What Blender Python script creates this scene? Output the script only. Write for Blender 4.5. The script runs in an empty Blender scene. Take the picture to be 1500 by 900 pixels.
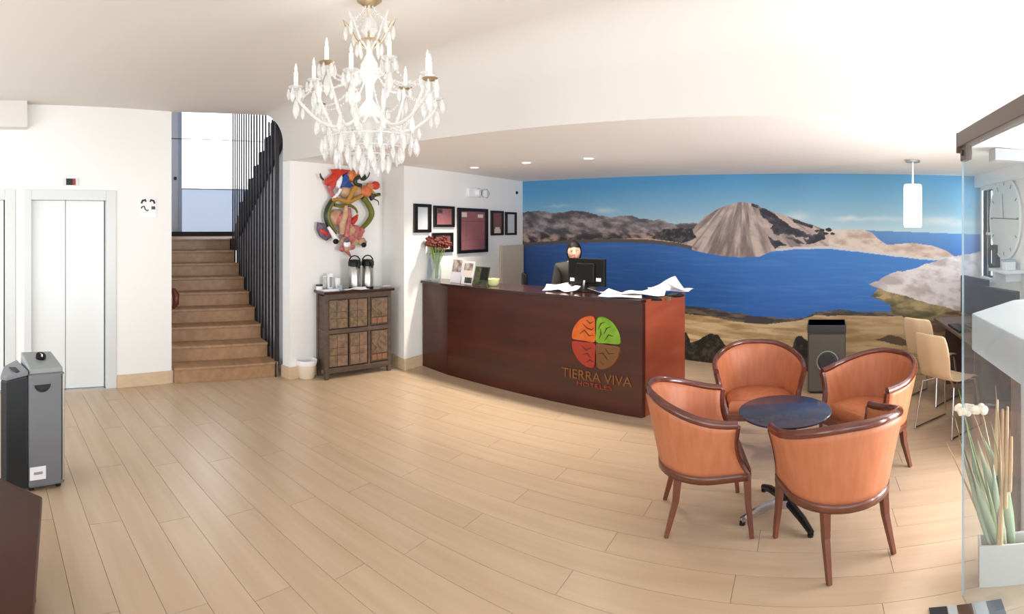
import bpy, math, random
import numpy as np
from math import sin, cos, tan, pi, atan2, sqrt, radians
from mathutils import Vector, Matrix
R = random.Random(7)
sc = bpy.context.scene
COL = sc.collection

# ------------------------------------------------------------------ camera (the photograph is a stitched panorama)
CAMH, FPX, HOR, AX = 1.75, 764.0, 333.0, 1180.0      # eye height, pixels per radian, horizon row, column that looks along +Y
cam = bpy.data.cameras.new('camera'); cam.type = 'PANO'; cam.panorama_type = 'CENTRAL_CYLINDRICAL'
cam.central_cylindrical_radius = 1.0
cam.central_cylindrical_range_u_min = -750 / FPX; cam.central_cylindrical_range_u_max = 750 / FPX
cam.central_cylindrical_range_v_min = -(900 - HOR) / FPX; cam.central_cylindrical_range_v_max = HOR / FPX
cam.clip_start = .05
co = bpy.data.objects.new('camera', cam); COL.objects.link(co)
co.location = (0, 0, CAMH); co.rotation_euler = (pi / 2, 0, (AX - 750) / FPX)
sc.camera = co
# ------------------------------------------------------------------ world, lights, exposure
w = bpy.data.worlds.new('daylight'); sc.world = w; w.use_nodes = True
w.node_tree.nodes['Background'].inputs[0].default_value = (.86, .93, 1.0, 1)
w.node_tree.nodes['Background'].inputs[1].default_value = 1.0
def area(name, loc, target, sx, sy, power, col):
    l = bpy.data.lights.new(name, 'AREA'); l.shape = 'RECTANGLE'; l.size = sx; l.size_y = sy; l.energy = power; l.color = col
    o = bpy.data.objects.new(name, l); COL.objects.link(o); o.location = loc
    o.rotation_euler = (Vector(target) - Vector(loc)).to_track_quat('-Z', 'Y').to_euler()
    return o
area('street_window_light', (1.9, -1.9, 1.3), (-1.2, 1.2, 3.0), 4.2, 2.2, 50, (1, .97, .93))
area('side_window_light', (3.5, 3.1, .95), (-2.4, 5.2, 1.9), 3.0, 1.7, 190, (.98, .98, 1))
area('rear_fill_light', (-3.0, -2.6, 1.3), (-3.4, 1.4, 3.0), 3.0, 2.0, 36, (1, .98, .96))  # unseen fill added behind the camera, aimed up to brighten the ceiling
sc.view_settings.view_transform = 'Standard'; sc.view_settings.look = 'None'
sc.view_settings.gamma = 1; sc.view_settings.use_curve_mapping = False
sc.view_settings.exposure = .86

# ------------------------------------------------------------------ helpers
def ang(px): return (px - AX) / FPX
def at(px, py, z=0.0):                # point at height z seen at that place of the photograph
    r = (CAMH - z) * FPX / (py - HOR); a = ang(px); return Vector((r * sin(a), r * cos(a), z))
def zat(py, r): return CAMH - (py - HOR) * r / FPX
def pr(px, r, z=0.0): a = ang(px); return Vector((r * sin(a), r * cos(a), z))
def lin(c):
    return tuple((x / 255 / 12.92) if x / 255 <= .04045 else ((x / 255 + .055) / 1.055) ** 2.4 for x in c[:3]) + (1,)

class MB:
    def __init__(s): s.v = []; s.f = []
    def add(s, vs, fs):
        n = len(s.v); s.v += [tuple(p) for p in vs]; s.f += [tuple(i + n for i in f) for f in fs]; return s
    def bx(s, x0, x1, y0, y1, z0, z1):
        return s.add([(x, y, z) for z in (z0, z1) for y in (y0, y1) for x in (x0, x1)],
                     [(0, 2, 3, 1), (4, 5, 7, 6), (0, 1, 5, 4), (2, 6, 7, 3), (0, 4, 6, 2), (1, 3, 7, 5)])
    def prism(s, poly, z0, z1):
        n = len(poly); z0 = z0 if hasattr(z0, '__len__') else [z0] * n; z1 = z1 if hasattr(z1, '__len__') else [z1] * n
        A = sum(poly[i][0] * poly[(i + 1) % n][1] - poly[(i + 1) % n][0] * poly[i][1] for i in range(n))
        if A < 0: poly = poly[::-1]; z0 = z0[::-1]; z1 = z1[::-1]
        return s.add([(p[0], p[1], z0[i]) for i, p in enumerate(poly)] + [(p[0], p[1], z1[i]) for i, p in enumerate(poly)],
                     [tuple(range(n))[::-1], tuple(range(n, 2 * n))] + [(i, (i + 1) % n, n + (i + 1) % n, n + i) for i in range(n)])
    def tube(s, pts, r, n=8, sx=1.0, up=None):
        pts = [Vector(p) for p in pts]; rs = r if hasattr(r, '__len__') else [r] * len(pts)
        vs = []; prev = Vector(up) if up else None
        for i, p in enumerate(pts):
            t = (pts[min(i + 1, len(pts) - 1)] - pts[max(i - 1, 0)])
            if t.length < 1e-9: t = Vector((0, 0, 1))
            t.normalize()
            if prev is None: prev = Vector((0, 0, 1)) if abs(t.z) < .9 else Vector((1, 0, 0))
            a = prev - t * prev.dot(t)
            if a.length < 1e-5: a = t.orthogonal()
            a.normalize(); b = t.cross(a); prev = a
            for k in range(n):
                q = 2 * pi * (k + .5) / n
                vs.append(p + a * (rs[i] * cos(q)) + b * (rs[i] * sx * sin(q)))
        fs = [(i * n + k, i * n + (k + 1) % n, (i + 1) * n + (k + 1) % n, (i + 1) * n + k) for i in range(len(pts) - 1) for k in range(n)]
        fs += [tuple(range(n))[::-1], tuple(range((len(pts) - 1) * n, len(pts) * n))]
        return s.add(vs, fs)
    def cyl(s, p, r, h, n=20, r2=None):
        p = Vector(p); return s.tube([p, p + Vector((0, 0, h))], [r, r if r2 is None else r2], n)
    def lathe(s, prof, n=24, c=(0, 0, 0), cap=True):
        vs = [(c[0] + r * cos(2 * pi * k / n), c[1] + r * sin(2 * pi * k / n), c[2] + z) for r, z in prof for k in range(n)]
        m = len(prof)
        fs = [(i * n + k, i * n + (k + 1) % n, (i + 1) * n + (k + 1) % n, (i + 1) * n + k) for i in range(m - 1) for k in range(n)]
        if cap: fs += [tuple(range(n))[::-1], tuple(range((m - 1) * n, m * n))]
        return s.add(vs, fs)
    def ball(s, c, r, n=14, m=9):
        r = r if hasattr(r, '__len__') else (r, r, r); vs = []; fs = []
        for i in range(m + 1):
            t = pi * i / m
            for k in range(n):
                q = 2 * pi * k / n; vs.append((c[0] + r[0] * sin(t) * cos(q), c[1] + r[1] * sin(t) * sin(q), c[2] - r[2] * cos(t)))
        fs = [(i * n + k, i * n + (k + 1) % n, (i + 1) * n + (k + 1) % n, (i + 1) * n + k) for i in range(m) for k in range(n)]
        return s.add(vs, fs)
    def surf(s, rows):
        n = len(rows[0]); return s.add([p for r in rows for p in r],
            [(i * n + k, i * n + k + 1, (i + 1) * n + k + 1, (i + 1) * n + k) for i in range(len(rows) - 1) for k in range(n - 1)])
    def xf(s, M): s.v = [tuple(M @ Vector(p)) for p in s.v]; return s

def part(name, mb, mat, parent=None, bev=0, smooth=False, solid=0, sub=0, label=None, weld=False):
    me = bpy.data.meshes.new(name); me.from_pydata(mb.v, [], mb.f); me.update()
    if smooth:
        me.shade_smooth(); me.set_sharp_from_angle(angle=radians(42))
    me.materials.append(mat)
    o = bpy.data.objects.new(name, me); COL.objects.link(o)
    if weld: o.modifiers.new('weld', 'WELD').merge_threshold = .0004
    if solid: m = o.modifiers.new('solid', 'SOLIDIFY'); m.thickness = solid; m.offset = 0
    if bev: m = o.modifiers.new('bevel', 'BEVEL'); m.width = bev; m.segments = 2; m.limit_method = 'ANGLE'; m.angle_limit = radians(50)
    if sub: m = o.modifiers.new('sub', 'SUBSURF'); m.levels = sub; m.render_levels = sub
    if parent: o.parent = parent
    if label: o['label'] = label
    return o
def tag(o, label, cat, group=None):
    o['label'] = label; o['category'] = cat
    if group: o['group'] = group
    return o
def thing(name, label, cat, loc=(0, 0, 0), rz=0, group=None):
    o = bpy.data.objects.new(name, None); COL.objects.link(o); o.empty_display_size = .1
    o.location = loc; o.rotation_euler = (0, 0, rz); return tag(o, label, cat, group)
def struct(name, mb, mat, **k):
    o = part(name, mb, mat, **k)
    if not k.get('parent'): o['kind'] = 'structure'
    return o
def dup(o, loc, rz, label, group=None):
    def cp(a, par):
        b = a.copy(); COL.objects.link(b); b.parent = par
        for ch in a.children: cp(ch, b)
        return b
    r = cp(o, None); r.location = loc; r.rotation_euler = (0, 0, rz); r['label'] = label
    if group: r['group'] = group
    return r

def mat(name, col, rough=.5, metal=0, spec=.5, bump=0, bscale=60, var=0, vscale=(3, 3, 3), col2=None, emit=None, estr=0, rand=0, coat=0, trans=0, alpha=1):
    m = bpy.data.materials.new(name); m.use_nodes = True; nt = m.node_tree; b = nt.nodes['Principled BSDF']
    c = lin(col); b.inputs['Base Color'].default_value = c; b.inputs['Roughness'].default_value = rough
    b.inputs['Metallic'].default_value = metal; b.inputs['Specular IOR Level'].default_value = spec
    b.inputs['Coat Weight'].default_value = coat; b.inputs['Coat Roughness'].default_value = .12
    b.inputs['Transmission Weight'].default_value = trans; b.inputs['Alpha'].default_value = alpha
    tc = nt.nodes.new('ShaderNodeTexCoord')
    if col2 or var or rand:
        mp = nt.nodes.new('ShaderNodeMapping'); mp.inputs['Scale'].default_value = vscale; nt.links.new(tc.outputs['Object'], mp.inputs[0])
        nz = nt.nodes.new('ShaderNodeTexNoise'); nz.inputs['Detail'].default_value = 5; nz.inputs['Scale'].default_value = 1
        if rand:
            oi = nt.nodes.new('ShaderNodeObjectInfo'); nz.noise_dimensions = '4D'
            mu = nt.nodes.new('ShaderNodeMath'); mu.operation = 'MULTIPLY'; mu.inputs[1].default_value = 57
            nt.links.new(oi.outputs['Random'], mu.inputs[0]); nt.links.new(mu.outputs[0], nz.inputs['W'])
        nt.links.new(mp.outputs[0], nz.inputs['Vector'])
        rp = nt.nodes.new('ShaderNodeValToRGB'); rp.color_ramp.elements[0].position = .32; rp.color_ramp.elements[1].position = .68
        c2 = lin(col2) if col2 else tuple(x * (1 - var) for x in c[:3]) + (1,)
        rp.color_ramp.elements[0].color = c2; rp.color_ramp.elements[1].color = c
        nt.links.new(nz.outputs[0], rp.inputs[0]); out = rp.outputs[0]
        if rand:
            hs = nt.nodes.new('ShaderNodeHueSaturation'); mr = nt.nodes.new('ShaderNodeMapRange')
            mr.inputs['To Min'].default_value = 1 - rand; mr.inputs['To Max'].default_value = 1 + rand
            nt.links.new(oi.outputs['Random'], mr.inputs[0]); nt.links.new(mr.outputs[0], hs.inputs['Value']); nt.links.new(out, hs.inputs['Color']); out = hs.outputs[0]
        nt.links.new(out, b.inputs['Base Color'])
    if bump:
        n2 = nt.nodes.new('ShaderNodeTexNoise'); n2.inputs['Scale'].default_value = bscale; n2.inputs['Detail'].default_value = 4
        bp = nt.nodes.new('ShaderNodeBump'); bp.inputs['Strength'].default_value = bump; bp.inputs['Distance'].default_value = .01
        nt.links.new(tc.outputs['Object'], n2.inputs['Vector']); nt.links.new(n2.outputs[0], bp.inputs['Height']); nt.links.new(bp.outputs[0], b.inputs['Normal'])
    if estr:
        b.inputs['Emission Color'].default_value = lin(emit or col); b.inputs['Emission Strength'].default_value = estr
    return m
def glass(name, tint, refl=.1, rough=.03, clear=.9):
    m = bpy.data.materials.new(name); m.use_nodes = True; nt = m.node_tree; nt.nodes.remove(nt.nodes['Principled BSDF'])
    tr = nt.nodes.new('ShaderNodeBsdfTransparent'); tr.inputs[0].default_value = lin(tint)
    df = nt.nodes.new('ShaderNodeBsdfDiffuse'); df.inputs[0].default_value = lin(tint)
    gl = nt.nodes.new('ShaderNodeBsdfGlossy'); gl.inputs['Roughness'].default_value = rough
    m1 = nt.nodes.new('ShaderNodeMixShader'); m1.inputs[0].default_value = clear
    nt.links.new(df.outputs[0], m1.inputs[1]); nt.links.new(tr.outputs[0], m1.inputs[2])
    lw = nt.nodes.new('ShaderNodeLayerWeight'); lw.inputs[0].default_value = refl
    m2 = nt.nodes.new('ShaderNodeMixShader'); mn = nt.nodes.new('ShaderNodeMath'); mn.operation = 'MINIMUM'; mn.inputs[1].default_value = .13
    nt.links.new(lw.outputs['Fresnel'], mn.inputs[0]); nt.links.new(mn.outputs[0], m2.inputs[0])
    nt.links.new(m1.outputs[0], m2.inputs[1]); nt.links.new(gl.outputs[0], m2.inputs[2])
    nt.links.new(m2.outputs[0], nt.nodes['Material Output'].inputs[0]); return m

M = dict(
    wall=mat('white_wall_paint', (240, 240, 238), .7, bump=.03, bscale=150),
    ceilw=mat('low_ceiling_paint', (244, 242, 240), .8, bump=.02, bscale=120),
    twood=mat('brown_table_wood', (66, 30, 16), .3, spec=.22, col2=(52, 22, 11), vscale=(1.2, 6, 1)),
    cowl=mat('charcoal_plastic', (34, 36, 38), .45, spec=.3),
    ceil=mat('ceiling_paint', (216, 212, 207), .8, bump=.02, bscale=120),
    base=mat('cream_baseboard', (214, 190, 158), .45, var=.1, vscale=(8, 8, 30)),
    plank=mat('pale_oak_laminate', (200, 176, 149), .3, spec=.5, col2=(188, 162, 134), vscale=(1.2, 14, 1), rand=.022, bump=.012, bscale=40),
    under=mat('floor_joint', (184, 158, 128), .7),
    stepw=mat('stair_wood', (170, 134, 100), .45, col2=(150, 112, 80), vscale=(1.5, 12, 12), rand=.04),
    black=mat('black_steel', (28, 24, 26), .4, spec=.4),
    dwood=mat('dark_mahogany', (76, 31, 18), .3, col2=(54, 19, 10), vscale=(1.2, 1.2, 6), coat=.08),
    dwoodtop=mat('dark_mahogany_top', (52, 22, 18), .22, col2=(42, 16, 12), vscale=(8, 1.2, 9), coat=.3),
    dwood_lit=mat('lit_mahogany_panel', (172, 86, 60), .3, col2=(158, 74, 52), vscale=(2, 2, 8), coat=.2),  # same mahogany as the front, light from the right put into its colour
    ven=mat('orange_tan_upholstery', (192, 120, 84), .5, col2=(180, 106, 70), vscale=(26, 26, 1.5), bump=.02, bscale=300),
    rail=mat('chair_mahogany', (106, 50, 34), .22, col2=(84, 38, 28), vscale=(6, 6, 10), coat=.5),
    leg=mat('chair_leg_mahogany', (112, 60, 40), .3, col2=(90, 46, 32), vscale=(10, 10, 4), coat=.3),
    tabtop=mat('blue_black_stone_top', (58, 60, 84), .25, col2=(44, 44, 62), vscale=(8, 8, 8), coat=.2),
    chrome=mat('chrome', (200, 200, 205), .18, metal=1),
    steel=mat('brushed_steel', (188, 186, 182), .3, metal=1),
    blackp=mat('black_plastic', (18, 18, 19), .4, spec=.3),
    grey=mat('grey_plastic', (108, 110, 114), .35, spec=.5),
    dgrey=mat('dark_grey_plastic', (52, 54, 57), .4),
    lgrey=mat('light_grey_plastic', (140, 146, 146), .35),
    elev=mat('elevator_white_metal', (226, 230, 230), .28, spec=.5),
    elevf=mat('elevator_frame_metal', (214, 217, 217), .33),
    gap=mat('dark_gap', (60, 62, 64), .8),
    white=mat('white_laminate', (240, 242, 244), .35),
    paper=mat('white_paper', (238, 236, 240), .7),
    cream=mat('cream_plastic', (228, 214, 190), .45),
    frame=mat('black_frame_wood', (20, 12, 11), .35),
    mat_red=mat('maroon_print', (158, 84, 92), .5, var=.12, vscale=(5, 5, 5)),
    mat_dred=mat('dark_maroon_print', (126, 60, 66), .5),
    mat_line=mat('maroon_line', (120, 52, 62), .5),
    mat_white=mat('pale_print', (222, 230, 234), .5),
    cream_print=mat('cream_print', (240, 222, 204), .5),
    screen=mat('monitor_back', (15, 15, 13), .4, spec=.25),
    oldwood=mat('aged_brown_wood', (96, 78, 66), .55, col2=(74, 58, 48), vscale=(4, 4, 16), bump=.1, bscale=40),
    oldpanel=mat('carved_panel_wood', (138, 110, 86), .55, col2=(98, 78, 64), vscale=(16, 16, 16), bump=.25, bscale=30),
    oldpanel2=mat('carved_panel_ochre', (134, 108, 78), .55, col2=(82, 74, 62), vscale=(22, 22, 22), bump=.25, bscale=30),
    patch=mat('rust_red_tile', (146, 96, 72), .6, col2=(120, 92, 66), vscale=(30, 30, 30)),
    olive=mat('olive_paint', (104, 104, 36), .4), red=mat('red_paint', (206, 62, 34), .4, col2=(184, 48, 36), vscale=(9, 9, 9)),
    blue=mat('blue_paint', (38, 74, 142), .4), orange=mat('orange_paint', (214, 128, 66), .45, col2=(190, 96, 60), vscale=(20, 20, 20)),
    ochre=mat('ochre_paint', (176, 130, 52), .4), tan=mat('tan_paint', (202, 172, 130), .5, col2=(176, 130, 110), vscale=(14, 14, 14)),
    pink=mat('pink_paint', (196, 120, 118), .5, col2=(160, 76, 78), vscale=(24, 24, 24)), dgreen=mat('dark_green_paint', (38, 50, 30), .4),
    purple=mat('grey_purple_paint', (112, 100, 120), .5, col2=(70, 62, 80), vscale=(20, 20, 20)),
    lorange=mat('sign_orange', (214, 104, 26), .45, col2=(198, 84, 20), vscale=(12, 12, 12)), lgreen=mat('sign_green', (124, 168, 30), .45, col2=(104, 150, 26), vscale=(12, 12, 12)),
    lred=mat('sign_red', (160, 46, 24), .5), lbrown=mat('sign_brown', (116, 74, 34), .5), groove=mat('sign_groove', (66, 40, 14), .6),
    letter=mat('letter_bronze', (138, 90, 50), .35, metal=.4), letterr=mat('letter_red', (152, 58, 36), .45),
    crystal=mat('crystal_glass', (226, 226, 224), .12, spec=.6, alpha=.45), candle=mat('candle_sleeve', (250, 246, 236), .4, emit=(255, 248, 232), estr=.15),
    brass=mat('aged_brass', (172, 150, 116), .35, metal=.6), cryst2=mat('frosted_crystal', (226, 225, 222), .25, spec=.6, alpha=.6),
    stem=mat('green_stems', (126, 156, 66), .5), petal=mat('dark_red_petals', (104, 26, 12), .6, col2=(74, 18, 8), vscale=(40, 40, 40)),
    brown=mat('brown_leaf', (110, 80, 44), .6),
    skin=mat('skin', (206, 160, 136), .5), hair=mat('black_hair', (10, 8, 8), .6, spec=.2), lips=mat('lips', (160, 84, 78), .5), eye=mat('eye_dark', (28, 20, 18), .3), eyew=mat('eye_white', (226, 222, 216), .4),
    jacket=mat('dark_grey_jacket', (40, 36, 34), .8, bump=.05, bscale=200), trousers=mat('black_trousers', (30, 30, 34), .8),
    ply=mat('pale_plywood', (226, 202, 168), .35, col2=(214, 186, 150), vscale=(4, 4, 1)),
    desk=mat('brown_desk', (112, 90, 84), .35, col2=(96, 76, 70), vscale=(2, 10, 2)),
    planter=mat('planter_grey', (206, 206, 202), .5), soil=mat('planter_gravel', (150, 136, 108), .9, bump=.5, bscale=60),
    reed=mat('pale_green_reed', (168, 178, 134), .55, col2=(140, 158, 116), vscale=(10, 10, 2), rand=.12), leaf=mat('blue_green_leaf', (160, 180, 148), .5, col2=(186, 198, 166), vscale=(6, 6, 2), rand=.1),
    straw=mat('dry_straw', (214, 182, 136), .6, col2=(190, 150, 106), vscale=(8, 8, 2), rand=.1), bloom=mat('cream_bloom', (246, 232, 212), .7),
    beam=mat('brown_steel_beam', (104, 90, 80), .4), beige=mat('beige_board', (206, 194, 174), .6),
    glasspane=glass('clear_glass', (240, 245, 247), .06, clear=.94), vaseg=glass('vase_glass', (244, 248, 248), .12, clear=.9), frost=glass('shelf_glass', (214, 226, 232), .2, clear=.5),
    clock=mat('clock_face', (226, 230, 230), .4), bluegrey=mat('blue_grey_frosted', (168, 182, 200), .5),
    glow=mat('daylit_window', (250, 252, 255), .5, emit=(250, 252, 255), estr=1.9),
    glow2=mat('daylit_frosted_window', (176, 190, 210), .5, emit=(176, 190, 210), estr=.45),
    lamp=mat('lit_glass_shade', (255, 246, 226), .4, emit=(255, 243, 214), estr=1.5), spot=mat('lit_downlight', (255, 244, 224), .4, emit=(255, 240, 214), estr=4),
    led=mat('red_display', (90, 14, 14), .4, emit=(200, 30, 24), estr=.25), yelgreen=mat('yellow_green_wax', (208, 210, 150), .5),
    photo1=mat('photo_print', (214, 204, 194), .5, col2=(110, 70, 58), vscale=(14, 14, 14)), foliage=mat('dark_booklet', (34, 36, 26), .5, col2=(84, 88, 54), vscale=(18, 18, 18)),
    matdark=mat('dark_mat', (42, 42, 50), .8), matgrey=mat('grey_mat', (176, 180, 182), .8), matbrown=mat('brown_mat', (84, 56, 44), .8), matblue=mat('slate_mat', (78, 84, 96), .8),
    band=mat('grey_band', (176, 174, 174), .6), rleather=mat('red_brown_wood', (110, 46, 32), .35), slotm=mat('slot_black', (8, 8, 8), .5),
    stairwall=mat('stairwell_paint', (214, 218, 226), .7), backpanel=mat('speaker_grille', (92, 86, 80), .6), spk=mat('speaker_case', (78, 72, 68), .45), dark_wood=mat('dark_riser', (44, 32, 30), .5),  # dark_riser is plain dark wood for the landing strip and cabinet carcass
)

# ------------------------------------------------------------------ large structure
# floor planks laid along X
XL, XR, Y0, Y1 = -5.75, 2.1, -1.6, 7.6
fl = struct('floor', MB().bx(-9.9, 3.6, -3.2, 8.0, -.08, -.012), M['under'])
PW, PLN = .2, 1.5
rest = MB(); pm = None; n = 0
cand = []
for j in range(int((Y1 - Y0) / PW) + 1):
    y = Y0 + j * PW; off = (j * .47) % 1 * PLN
    x = XL - off
    while x < 2.1:
        a, b = max(x, XL - .2), min(x + PLN, 2.9)
        if b - a > .05:
            cx, cy = (a + b) / 2, y + PW / 2
            cand.append((sqrt(cx * cx + cy * cy) if cy > -.3 else 99, a, b, y))
        x += PLN
cand.sort()
for k, (d, a, b, y) in enumerate(cand):
    if d < 90 and k < 298:
        full = abs(b - a - PLN) < 1e-6
        if full and pm:
            o = bpy.data.objects.new('plank', pm); COL.objects.link(o)
        else:
            L = b - a
            g = MB().bx(-L / 2 + .0012, L / 2 - .0012, -PW / 2 + .0012, PW / 2 - .0012, -.011, 0)
            o = part('plank', g, M['plank'])
            if full: pm = o.data
        o.parent = fl; o.location = ((a + b) / 2, y + PW / 2, 0)
    else: rest.bx(a + .0012, b - .0012, y + .0012, y + PW - .0012, -.011, 0)
ro = part('plank', rest, M['plank'], fl); ro['kind'] = 'stuff'
struct('trim_9', MB().bx(2.1, 3.5, -3.1, 7.9, -.012, 0).bx(XL - .2, 2.1, -3.1, Y0, -.012, 0), M['plank'])

HC = 3.05
def lowz(x): return 2.40 - .0226 * x
# mural wall: .1575 Y + .0363 X = 1
WA, WB = .1575, .0363
def muy(x): return (1 - WB * x) / WA
XF = -4.43
U0 = Vector((XF, muy(XF))); U1 = Vector((2.05, muy(2.05))); UL = (U1 - U0).length; UD = (U1 - U0) / UL
def uv(px, py):
    a = ang(px); r = 1 / (WA * cos(a) + WB * sin(a)); p = Vector((r * sin(a), r * cos(a)))
    return (p - U0).dot(UD), zat(py, r)
NU, NV = 900, 330
us = np.linspace(0, UL, NU); vs_ = np.linspace(0, 2.52, NV)
U, V = np.meshgrid(us, vs_)
rng = np.random.RandomState(3)
def vnoise(x, y, seed=0):
    xi = np.floor(x).astype(int); yi = np.floor(y).astype(int); fx = x - xi; fy = y - yi
    fx = fx * fx * (3 - 2 * fx); fy = fy * fy * (3 - 2 * fy)
    def h(a, b):
        n_ = (a * 374761393 + b * 668265263 + seed * 982451653) & 0xffffffff
        n_ = ((n_ ^ (n_ >> 13)) * 1274126177) & 0xffffffff
        return ((n_ ^ (n_ >> 16)) & 0xffff) / 65535.0
    return (h(xi, yi) * (1 - fx) + h(xi + 1, yi) * fx) * (1 - fy) + (h(xi, yi + 1) * (1 - fx) + h(xi + 1, yi + 1) * fx) * fy
def fbm(x, y, o=4, seed=0):
    s = 0; a = .5; t = 0
    for i in range(o): s = s + a * vnoise(x * 2 ** i, y * 2 ** i, seed + i); t += a; a *= .55
    return s / t
def Z(pts): return [uv(760 + x / 2.2059, 240 + y / 2.2059) for x, y in pts]      # traced on the enlarged mural
def curve(pts, rough=0, fr=10, seed=1):
    q = Z(pts); c = np.interp(U, [p[0] for p in q], [p[1] for p in q])
    if rough: c = c + (fbm(U * fr, U * 0 + 3.3, 4, seed) - .5) * rough
    return c
def inside(pts):
    q = Z(pts); ins = np.zeros(U.shape, bool); n_ = len(q)
    for i in range(n_):
        (x1, y1), (x2, y2) = q[i], q[(i + 1) % n_]
        if abs(y1 - y2) < 1e-9: continue
        ins ^= ((y1 > Vn) != (y2 > Vn)) & (Un < (x2 - x1) * (Vn - y1) / (y2 - y1) + x1)
    return ins
C = lambda r, g, b: np.array([r, g, b], float)
def put(mask, col): 
    m = mask[..., None].astype(float) if mask.ndim == 2 else mask
    img[:] = img * (1 - m) + col * m
def mix(a, b, t): return a * (1 - t[..., None]) + b * t[..., None]
sm = lambda x, a, b: np.clip((x - a) / (b - a), 0, 1)
Un = U + (fbm(U * 9, V * 9, 4, 40) - .5) * .05; Vn = V + (fbm(U * 9, V * 9, 4, 50) - .5) * .04
hz = curve([(14, 215), (700, 205), (1110, 215), (1475, 228)])
img = mix(C(196, 218, 224), C(84, 158, 210), sm(V, 0, 1) * 0 + sm(V - hz, -.02, .62) ** .8)
img = mix(img, C(150, 200, 226), .25 * sm(U, UL * .45, UL))
for (cx, cy, sx_, sy_, k) in ((130, 137, 50, 5, .4), (280, 152, 40, 8, .6), (900, 172, 30, 12, .7), (1060, 178, 30, 6, .7), (1150, 178, 110, 6, .5), (1360, 185, 50, 13, .75), (1440, 195, 40, 8, .5)):
    (u0, v0) = Z([(cx, cy)])[0]; a = np.exp(-((Un - u0) / (sx_ / 2.2 / 100)) ** 2 - ((Vn - v0) / (sy_ / 2.2 / 100)) ** 2)
    img = mix(img, C(226, 232, 236), a * k)
# far sea
sea = (V < hz) & (U > uv(760 + 1080 / 2.2, 300)[0])
put(sea, mix(C(92, 146, 206), C(44, 92, 170), sm(hz - V, 0, .5)))
# pale flat hills on the right
hill = curve([(900, 300), (940, 222), (990, 213), (1110, 213), (1140, 222), (1165, 245), (1190, 262), (1270, 256), (1330, 263), (1380, 280), (1425, 310)], .015, 6, 5)
nf = fbm(U * 7, V * 14, 5, 9)
put((V < hill) & (U > uv(760 + 895 / 2.2, 300)[0]) & (U < uv(760 + 1440 / 2.2, 300)[0]), mix(C(188, 164, 152), C(222, 208, 198), sm(nf, .3, .6)))
# left range
lr = curve([(0, 160), (60, 153), (130, 160), (190, 150), (215, 155), (240, 160), (300, 173), (350, 165), (400, 178), (450, 180), (500, 195), (560, 190), (700, 220)], .06, 9, 7)
n1 = fbm(U * 6 + V * 5, V * 13, 6, 11); n2 = fbm(U * 26, V * 32, 4, 17)
g = mix(C(74, 72, 82), C(176, 166, 168), sm(n1, .36, .70)); g = mix(g, C(140, 122, 116), .4 * n2)
lowd = sm(V - curve([(0, 235), (300, 235), (560, 235)]), 0, .1)
g = mix(mix(C(58, 54, 60), C(184, 156, 142), sm(n1, .5, .72)), g, lowd)
put((V < lr) & (U < uv(760 + 700 / 2.2, 300)[0]), g)
# large central mountain
pk = [(500, 290), (545, 240), (570, 205), (600, 172), (640, 148), (680, 134), (720, 124), (760, 130), (800, 148), (850, 164), (900, 182), (950, 198), (985, 212), (1000, 240), (1010, 300)]
pkc = curve(pk, .02, 12, 21)
(u0, v0) = Z([(725, 120)])[0]
rad = (U - u0) / (np.abs(v0 - V) + .25); st = fbm(rad * 9, V * 2.4, 5, 23)
g = mix(C(132, 116, 112), C(206, 186, 178), sm(st, .34, .6)); g = mix(g, C(150, 138, 136), .5 * sm(n1, .5, .7))
put((V < pkc) & (U > uv(760 + 500 / 2.2, 300)[0]) & (U < uv(760 + 1012 / 2.2, 300)[0]), g)
dk = inside([(775, 140), (800, 145), (850, 178), (880, 205), (940, 222), (985, 215), (990, 245), (940, 262), (870, 262), (830, 275), (800, 225), (825, 195), (790, 175)])
put(dk & (n1 + .2 * n2 < .68), mix(C(44, 44, 58), C(92, 84, 92), sm(n1, .4, .6)))
dk = inside([(885, 178), (950, 198), (948, 208), (890, 190)]) | inside([(470, 212), (560, 208), (575, 240), (520, 262), (430, 240)]) | inside([(750, 130), (775, 134), (772, 145), (752, 140)])
put(dk, mix(C(46, 46, 52), C(96, 90, 92), sm(n2, .4, .7)))
for cx, cy, rr in ((1000, 213, .04), (980, 214, .03), (1012, 226, .03), (965, 216, .03), (990, 226, .03)):
    (u0, v0) = Z([(cx, cy)])[0]; put(((Un - u0) ** 2 + (1.8 * (Vn - v0)) ** 2) < rr ** 2, C(34, 32, 36))
put((V < curve([(255, 255), (300, 242), (420, 240), (520, 255), (590, 275)])) & (U < uv(760 + 575 / 2.2, 300)[0]) & (U > uv(760 + 200 / 2.2, 300)[0]), mix(C(128, 106, 96), C(206, 174, 152), sm(n1, .42, .6)))
# lake
lk = curve([(0, 266), (150, 258), (300, 254), (420, 257), (520, 268), (590, 285), (650, 297), (720, 303), (780, 300), (820, 283), (900, 276), (1000, 275), (1100, 285), (1200, 298), (1340, 313), (1475, 300)], .01, 10, 31)
shore = (V < lk + .05) & (V >= lk) & (U < uv(760 + 560 / 2.2, 300)[0]); put(shore, C(92, 88, 88))
shore = (V < lk + .03) & (V >= lk) & (U > uv(760 + 830 / 2.2, 300)[0]); put(shore, C(206, 208, 212))
rip = fbm(U * 2.2, V * 34, 3, 37)
lw_ = mix(C(48, 98, 172), C(60, 128, 208), sm(U, 1.0, 5.2)); lw_ = mix(lw_, C(40, 98, 186), sm(lk - V, .1, .7) * .5); lw_ = mix(lw_, C(96, 150, 214), .3 * sm(rip, .5, .8))
lw_ = mix(lw_, C(44, 66, 116), .5 * sm(U, 1.3, 0))
put(V < lk, lw_)
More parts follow.
